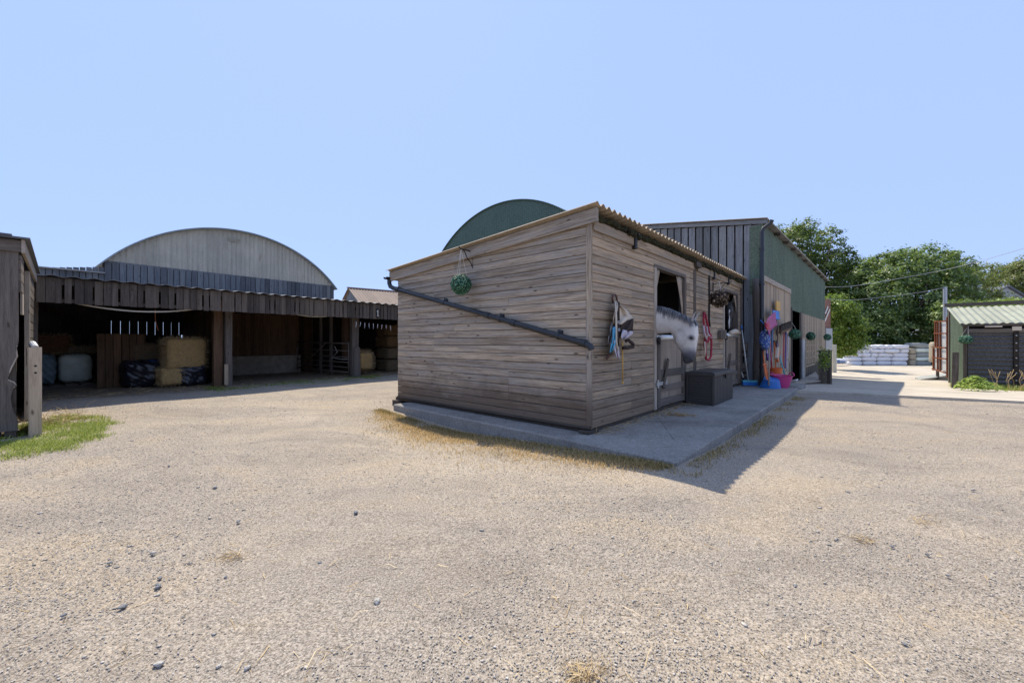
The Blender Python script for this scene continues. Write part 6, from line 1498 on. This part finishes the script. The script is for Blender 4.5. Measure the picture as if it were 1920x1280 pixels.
tree('lime_bush', 'bright green climbing bush beside the end of the long barn', [lob(1572, 590, 27, 24, 32, 1.4), lob(1592, 618, 27, 22, 26, 1.3), lob(1562, 572, 26.5, 14, 18, 1.0), lob(1580, 645, 27.5, 30, 22, 1.3), lob(1566, 625, 27, 16, 30, 1.0)], W['leaf_lime'], 560, 28, .15, at(1578, 672, 27), .1, 6, None, .34, 'bush', False, .5)
tree('yellow_bush', 'small yellow green bush showing above the ridge of the green shed', [lob(1880, 574, 30, 36, 11, 1.2), lob(1845, 576, 30, 22, 8, 1), lob(1910, 572, 30, 20, 11, 1)], W['leaf_lime'], 220, 24, .15, at(1885, 640, 30), .08, 7, None, .3, 'bush', True, .5, (.2, 1))
tree('pale_bush', 'pale leafy bush between the rounded tree and the green shed', [lob(1790, 590, 33, 34, 26, 1.6), lob(1830, 582, 33, 30, 18, 1.5)], W['leaf_syc'], 260, 26, .2, at(1800, 650, 33), .1, 8, None, .42, 'bush', True, .5, (.25, 1))
tree('hedge', 'dark shaded hedge along the back of the yard behind the bales', [lob(1590+i*36, 655, 36.5, 26, 26, 1.4) for i in range(8)], W['leaf_ash'], 600, 26, .2, at(1700, 686, 36.5), .05, 9, None, .45, 'hedge', False, .3, (0, .5))  # only the darker leaf tints, painting in the shade of the hedge
tree('far_hedge', 'hedge seen through the slits of the hay barn', [(V3((-22+2.4*i, 30+1.6*i, .9)), (1.8, 1.6, 1.5)) for i in range(7)], W['leaf_oliv'], 330, 18, .3, V3((-16, 34, 0)), .05, 10, None, .6, 'hedge', False, .3)
tree('field_hedge', 'long hedge beyond the green shed on the far right', [(V3((36+2.6*i, 42-2.4*i, .6)), (2.2, 2.0, 1.9+.5*math.sin(i*1.7))) for i in range(13)], W['leaf_syc'], 520, 22, .3, V3((52, 27, -.7)), .05, 14, None, .7, 'hedge', False, .3)
# ------------------------------------------------------------------ loose stones, grass and straw on the ground
def scatter_px(n, ymin, ymax, power=1.0):
    """points spread so that near ground gets more of the small stones"""
    v = rng.uniform(0, 1, n)**power; Y = 1.45*(ymax/1.45)**v; X = rng.uniform(-1.42, 1.42, n)*Y*.98; return X, Y
def gz_arr(X, Y): return np.array([ground_z(x, y)+.022*mnoise.noise(V3((x*.55, y*.55, 0)))+.008*mnoise.noise(V3((x*1.9, y*1.9, 4))) for x, y in zip(X, Y)])
from mathutils import Matrix
ico_v = []; ico_f = []
import bmesh
bm = bmesh.new(); bmesh.ops.create_icosphere(bm, subdivisions=1, radius=1); ico_v = np.array([list(v.co) for v in bm.verts]); ico_f = np.array([[v.index for v in f.verts] for f in bm.faces]); bm.free()
def stones(name, X, Y, size, mat, tint, flat=.3):
    n = len(X); nv = len(ico_v); Z = gz_arr(X, Y); J = rng.uniform(.72, 1.25, (n, nv, 1)); ang = rng.uniform(0, 6.28, n); ca, sa = np.cos(ang), np.sin(ang)
    S = np.stack([size*rng.uniform(.7, 1.4, n), size*rng.uniform(.6, 1.1, n), size*flat*rng.uniform(.6, 1.2, n)], 1)
    v = ico_v[None]*J*S[:, None, :]; x = v[:, :, 0]*ca[:, None]-v[:, :, 1]*sa[:, None]; y = v[:, :, 0]*sa[:, None]+v[:, :, 1]*ca[:, None]
    V = np.stack([x+X[:, None], y+Y[:, None], v[:, :, 2]+Z[:, None]+S[:, 2][:, None]*.12], 2).reshape(-1, 3)
    Fq = (ico_f[None]+(np.arange(n)*nv)[:, None, None]).reshape(-1, 3)
    return np_mesh(name, V, Fq, mat, np.repeat(tint, nv), None, (0, 3, 0))
def in_slab(X, Y):
    dx, dy = X-ST.o.x, Y-ST.o.y; a = dx*ST.U.x+dy*ST.U.y; b = dx*ST.V.x+dy*ST.V.y
    e = (X-6.72)*(8.62-9.98)-(Y-9.98)*(10.62-6.72)
    return ((a > -.52) & (b > -1.27) & (b < 4.0)) | ((e < 0) & (X > 6.3)) | ((X > 10.3) & (Y > 8.4)) | ((a > 6.5) & (b > -1.3))
N = 150000
X, Y = scatter_px(N, 1.4, 11, .9)
dens = np.array([mnoise.noise(V3((x*.6, y*.45, 3)))+.5*mnoise.noise(V3((x*1.7, y*1.2, 8))) for x, y in zip(X, Y)])
keep = ~in_slab(X, Y) & (1.5*dens+rng.uniform(-.7, .6, N)+np.clip(-X*.06, -.15, .3) > .0); X, Y = X[keep], Y[keep]
sz = .0017+.0036*rng.beta(1.2, 5, len(X))*2.0; big = rng.uniform(0, 1, len(X)) > .988; sz[big] *= rng.uniform(1.5, 2.8, big.sum())
sz *= np.clip(.8+Y*.09, .9, 1.7)
tint = np.clip(rng.normal(.62, .22, len(X)), 0, 1); dk = rng.uniform(0, 1, len(X)) < .06; tint[dk] *= .25
tag(stones('gravel', X, Y, sz, W['stones'], tint), kind='stuff')
# individual stones that stand out
def one_stone(px, py, r, mat, seed):
    z = 0; Y_ = F_PX*CAM_H/(py-640); X_ = (px-960)/F_PX*Y_; c = V3((X_, Y_, r*.28)); rz = R.uniform(0, 3)
    ex = V3((math.cos(rz), math.sin(rz), 0)); m = MB(); r *= .72; m.puff(c, ex, V3((-ex.y, ex.x, 0)), Zv, r, r*.68, r*.42, 2.8, 4, r*.45, 1.1/r, seed)
    return m.build('loose_stone', W[mat], smooth=False)
for i, (px, py, r) in enumerate(((230, 1139, .024), (297, 1100, .026), (206, 1056, .018), (300, 1084, .016), (120, 1154, .016), (423, 1082, .014), (1590, 924, .026), (447, 978, .024), (667, 962, .026), (904, 996, .022), (1491, 1099, .017), (600, 1056, .015), (1343, 1190, .013), (1697, 1208, .014), (1672, 1025, .016), (1739, 1040, .017), (1776, 1079, .014), (403, 915, .026), (943, 946, .018), (317, 874, .02))):
    tag(one_stone(px, py, r, 'darkstone', i), 'small dark loose stone lying on the pale gravel yard', 'stone', 'dark loose stones on the yard')
for i, (px, py, r) in enumerate(((707, 1128, .026), (297, 1248, .025), (1823, 919, .022), (463, 1253, .016), (1420, 1011, .016), (288, 1038, .022), (410, 1250, .015))):
    tag(one_stone(px, py, r, 'palestone', 50+i), 'small pale loose stone lying on the gravel yard', 'stone', 'pale loose stones on the yard')
# scattered straw
X, Y = scatter_px(1500, 1.4, 11, .9); k_ = ~in_slab(X, Y); X, Y = X[k_], Y[k_]
P = np.stack([X, Y, gz_arr(X, Y)+.004], 1); D = rng.normal(0, 1, P.shape)*[1, 1, .05]
tag(strands('scattered_straw', P, D, .085, .0016, W['strand'], rng.uniform(.3, 1, len(P)), None, (0, 4, 0), .08, .25), kind='stuff')
def tuft(px, py, n, rad, L, label):
    Y_ = F_PX*CAM_H/(py-640); X_ = (px-960)/F_PX*Y_; P = np.array([X_, Y_, .01])+rng.normal(0, 1, (n, 3))*[rad, rad*.7, .006]; P[:, 2] = np.abs(P[:, 2])
    tag(strands('straw_wisp', P, rng.normal(0, 1, (n, 3))*[1, 1, .2], L, .0016, W['strand'], rng.uniform(.2, .9, n), None, (X_, Y_, 0), .15, .3), label, 'straw')
tuft(1098, 1269, 150, .045, .06, 'tuft of dry straw at the bottom middle of the gravel yard')
tuft(1618, 1012, 50, .035, .06, 'brown straw wisp on the gravel right of the stable shadow tip')
tuft(1735, 975, 26, .05, .12, 'pale straw wisp on the gravel near the right edge')
tuft(432, 1045, 60, .04, .07, 'golden straw wisp on the gravel in the lower left')
# grass
def grass(name, pts, L, w, mat, tint, lean=.5, loc=(0, 0, 0)):
    n = len(pts); az = rng.uniform(0, 6.28, n); ln = np.abs(rng.normal(0, lean, n)); d = np.stack([np.cos(az)*ln, np.sin(az)*ln, np.ones(n)], 1); d /= np.linalg.norm(d, axis=1, keepdims=True)
    Ls = (L*rng.uniform(.4, 1.3, n))[:, None]; s_ = np.stack([-np.sin(az), np.cos(az), np.zeros(n)], 1)*w*rng.uniform(.6, 1.3, (n, 1))
    p1 = pts+d*Ls*.55; bend = np.stack([np.cos(az), np.sin(az), -.5*np.ones(n)], 1)*Ls*.28; p2 = pts+d*Ls+bend*rng.uniform(.2, 1.3, (n, 1))
    V = np.stack([pts-s_, pts+s_, p1+s_*.75, p1-s_*.75, p2+s_*.12, p2-s_*.12], 1).reshape(-1, 3); b = np.arange(n)[:, None]*6
    o = np_mesh(name, V, np.concatenate([b+[0, 1, 2, 3], b+[3, 2, 4, 5]]), mat, np.repeat(tint, 6), None, loc); return tag(o, kind='stuff')
def patch(n, fn, dens_fn):
    out_ = []
    while len(out_) < n:
        x, y = fn()
        if R.random() < dens_fn(x, y): out_.append((x, y, ground_z(x, y)+.01*mnoise.noise(V3((x, y, 0)))))
    return np.array(out_)
def sab(x, y): d = V3((x, y, 0))-ST.o; return d.dot(ST.U), d.dot(ST.V)
# dry strip beside the gable wall
def f1():
    b = R.uniform(-1.5, 4.1); w = .95*max(.05, math.sin(max(0, min(1, (b+1.3)/5.3))*math.pi))**.6; p = ST.P(-.50-abs(R.gauss(0, .48))*w, b); return p.x, p.y
P = patch(21000, f1, lambda x, y: max(0, min(1, .75+1.1*mnoise.noise(V3((x*2.1, y*2.1, 0)))-.2*max(0, sab(x, y)[1]*-1))))
d_ = np.array([sab(x, y) for x, y, z in P]); gr_ = np.clip(rng.normal(.62, .2, len(P))-.42*np.exp(-((d_[:, 0]+.56)/.16)**2)*(rng.uniform(0, 1, len(P)) < .75), 0, 1)
grass('dry_grass', P, .045, .0028, W['drygrass'], gr_, .9, ST.P(-.6, 1.5))
P = patch(2600, lambda: (lambda p: (p.x, p.y))(ST.P(R.uniform(-.4, 6.6), -1.30-abs(R.gauss(0, .12)))), lambda x, y: max(0, min(1, .5+1.2*mnoise.noise(V3((x*1.5, y*1.5, 5))))))
grass('edge_grass', P, .04, .003, W['drygrass'], np.clip(rng.normal(.3, .22, len(P)), 0, 1), .9, ST.P(3, -1.3))
# green patch by the left stable
def gp2(px, py): Y_ = F_PX*CAM_H/(py-640); return (px-960)/F_PX*Y_, Y_
poly = [gp2(*q) for q in ((-60, 850), (40, 858), (110, 850), (170, 828), (205, 800), (195, 782), (120, 778), (78, 783), (30, 815), (-60, 822))]
def inside(x, y, pl):
    c = False; j = len(pl)-1
    for i in range(len(pl)):
        if (pl[i][1] > y) != (pl[j][1] > y) and x < (pl[j][0]-pl[i][0])*(y-pl[i][1])/(pl[j][1]-pl[i][1])+pl[i][0]: c = not c
        j = i
    return c
pxs = [p[0] for p in poly]; pys = [p[1] for p in poly]
def f2():
    while True:
        x, y = R.uniform(min(pxs)-.2, max(pxs)+.3), R.uniform(min(pys)-.15, max(pys)+.2)
        if inside(x+.22*mnoise.noise(V3((x*2.2, y*2.2, 1)))+R.gauss(0, .07), y+.2*mnoise.noise(V3((x*2.2, y*2.2, 7)))+R.gauss(0, .05), poly): return x, y
P = patch(13000, f2, lambda x, y: max(.06, min(1, .62+1.5*mnoise.noise(V3((x*2.6, y*2.6, 3)))))); grass('green_grass', P, .06, .0032, W['greengrass'], np.clip(rng.normal(.52, .22, len(P)), 0, 1), .7, (-6, 5.5, 0))
# weeds in front of the green shed
def f3(): p = RS.P(R.uniform(-.35, 4.5), -.12-abs(R.gauss(0, .42))); return p.x, p.y
P = patch(9500, f3, lambda x, y: max(.1, min(1, .7+1.2*mnoise.noise(V3((x*1.5, y*1.5, 3)))))); P[:, 2] += .05; grass('weedy_grass', P, .20, .007, W['greengrass'], np.clip(rng.normal(.6, .2, len(P)), 0, 1), .6, tuple(RS.P(2, -.3, gz0_)))
def leafy_weed(c, n, rad, h, leaf, label, mat='weed', cat='weed'):
    az = rng.uniform(0, 6.28, n); rr_ = rng.uniform(.1, 1, n)*rad; P = np.stack([np.cos(az)*rr_, np.sin(az)*rr_, h*(1-(rr_/rad)**2*.8)*rng.uniform(.5, 1.05, n)], 1)+np.array(c)
    V, Fq = leaf_quads(P, np.stack([np.cos(az)*.5, np.sin(az)*.5, np.ones(n)], 1)+rng.normal(0, .35, (n, 3)), leaf, .2, .42); o = np_mesh('leafy_weed', V, Fq, W[mat], np.repeat(rng.uniform(.3, 1, n), 4), None, tuple(c)); tag(o, label, cat)
c = ground_px(1828, 733); leafy_weed(c, 620, .46, .46, .12, 'large bright leafy weed at the foot of the green shed front')
c = ground_px(1860, 733); leafy_weed(c, 140, .30, .26, .12, 'lower leafy weed right of the large one by the green shed')
for i, (px, lab) in enumerate(((1866, 'left'), (1893, 'middle'), (1918, 'right'))):
    c = ground_px(px, 734); m = MB()
    for j in range(5): m.tube([c+V3((R.uniform(-.1, .1), R.uniform(-.1, .1), 0)), c+V3((R.uniform(-.15, .15), 0, .35)), c+V3((R.uniform(-.25, .3), 0, R.uniform(.5, .72)))], [.003, .003, .008], 5)
    tag(m.build('seeding_grass', W['strand']), lab+' of the three tall seeding grass stalks before the black shed front', 'grass stalks')
# grass in the shade before the barn posts
P = patch(3800, lambda: (lambda p: (p.x, p.y))(BA.P(R.uniform(-.6, 4.6), R.gauss(-.65, .35))), lambda x, y: max(.03, min(1, .35+1.4*mnoise.noise(V3((x*1.3, y*1.3, 2)))))); grass('shade_grass', P, .06, .004, W['greengrass'], np.clip(rng.normal(.25, .2, len(P)), 0, 1), .8, BA.P(2, -.6))
# straw by the left stable door
n = 420; c = LS.P(.30, .9, .02); P = np.array(c)+rng.normal(0, 1, (n, 3))*[.16, .26, .10]; P[:, 2] = np.abs(P[:, 2]); tag(strands('straw_heap', P, rng.normal(0, 1, (n, 3))*[1, 1, .4], .15, .0025, W['strand'], rng.uniform(.1, .9, n), None, tuple(c), .2, .35), 'small heap of straw in the doorway of the left stable', 'straw')
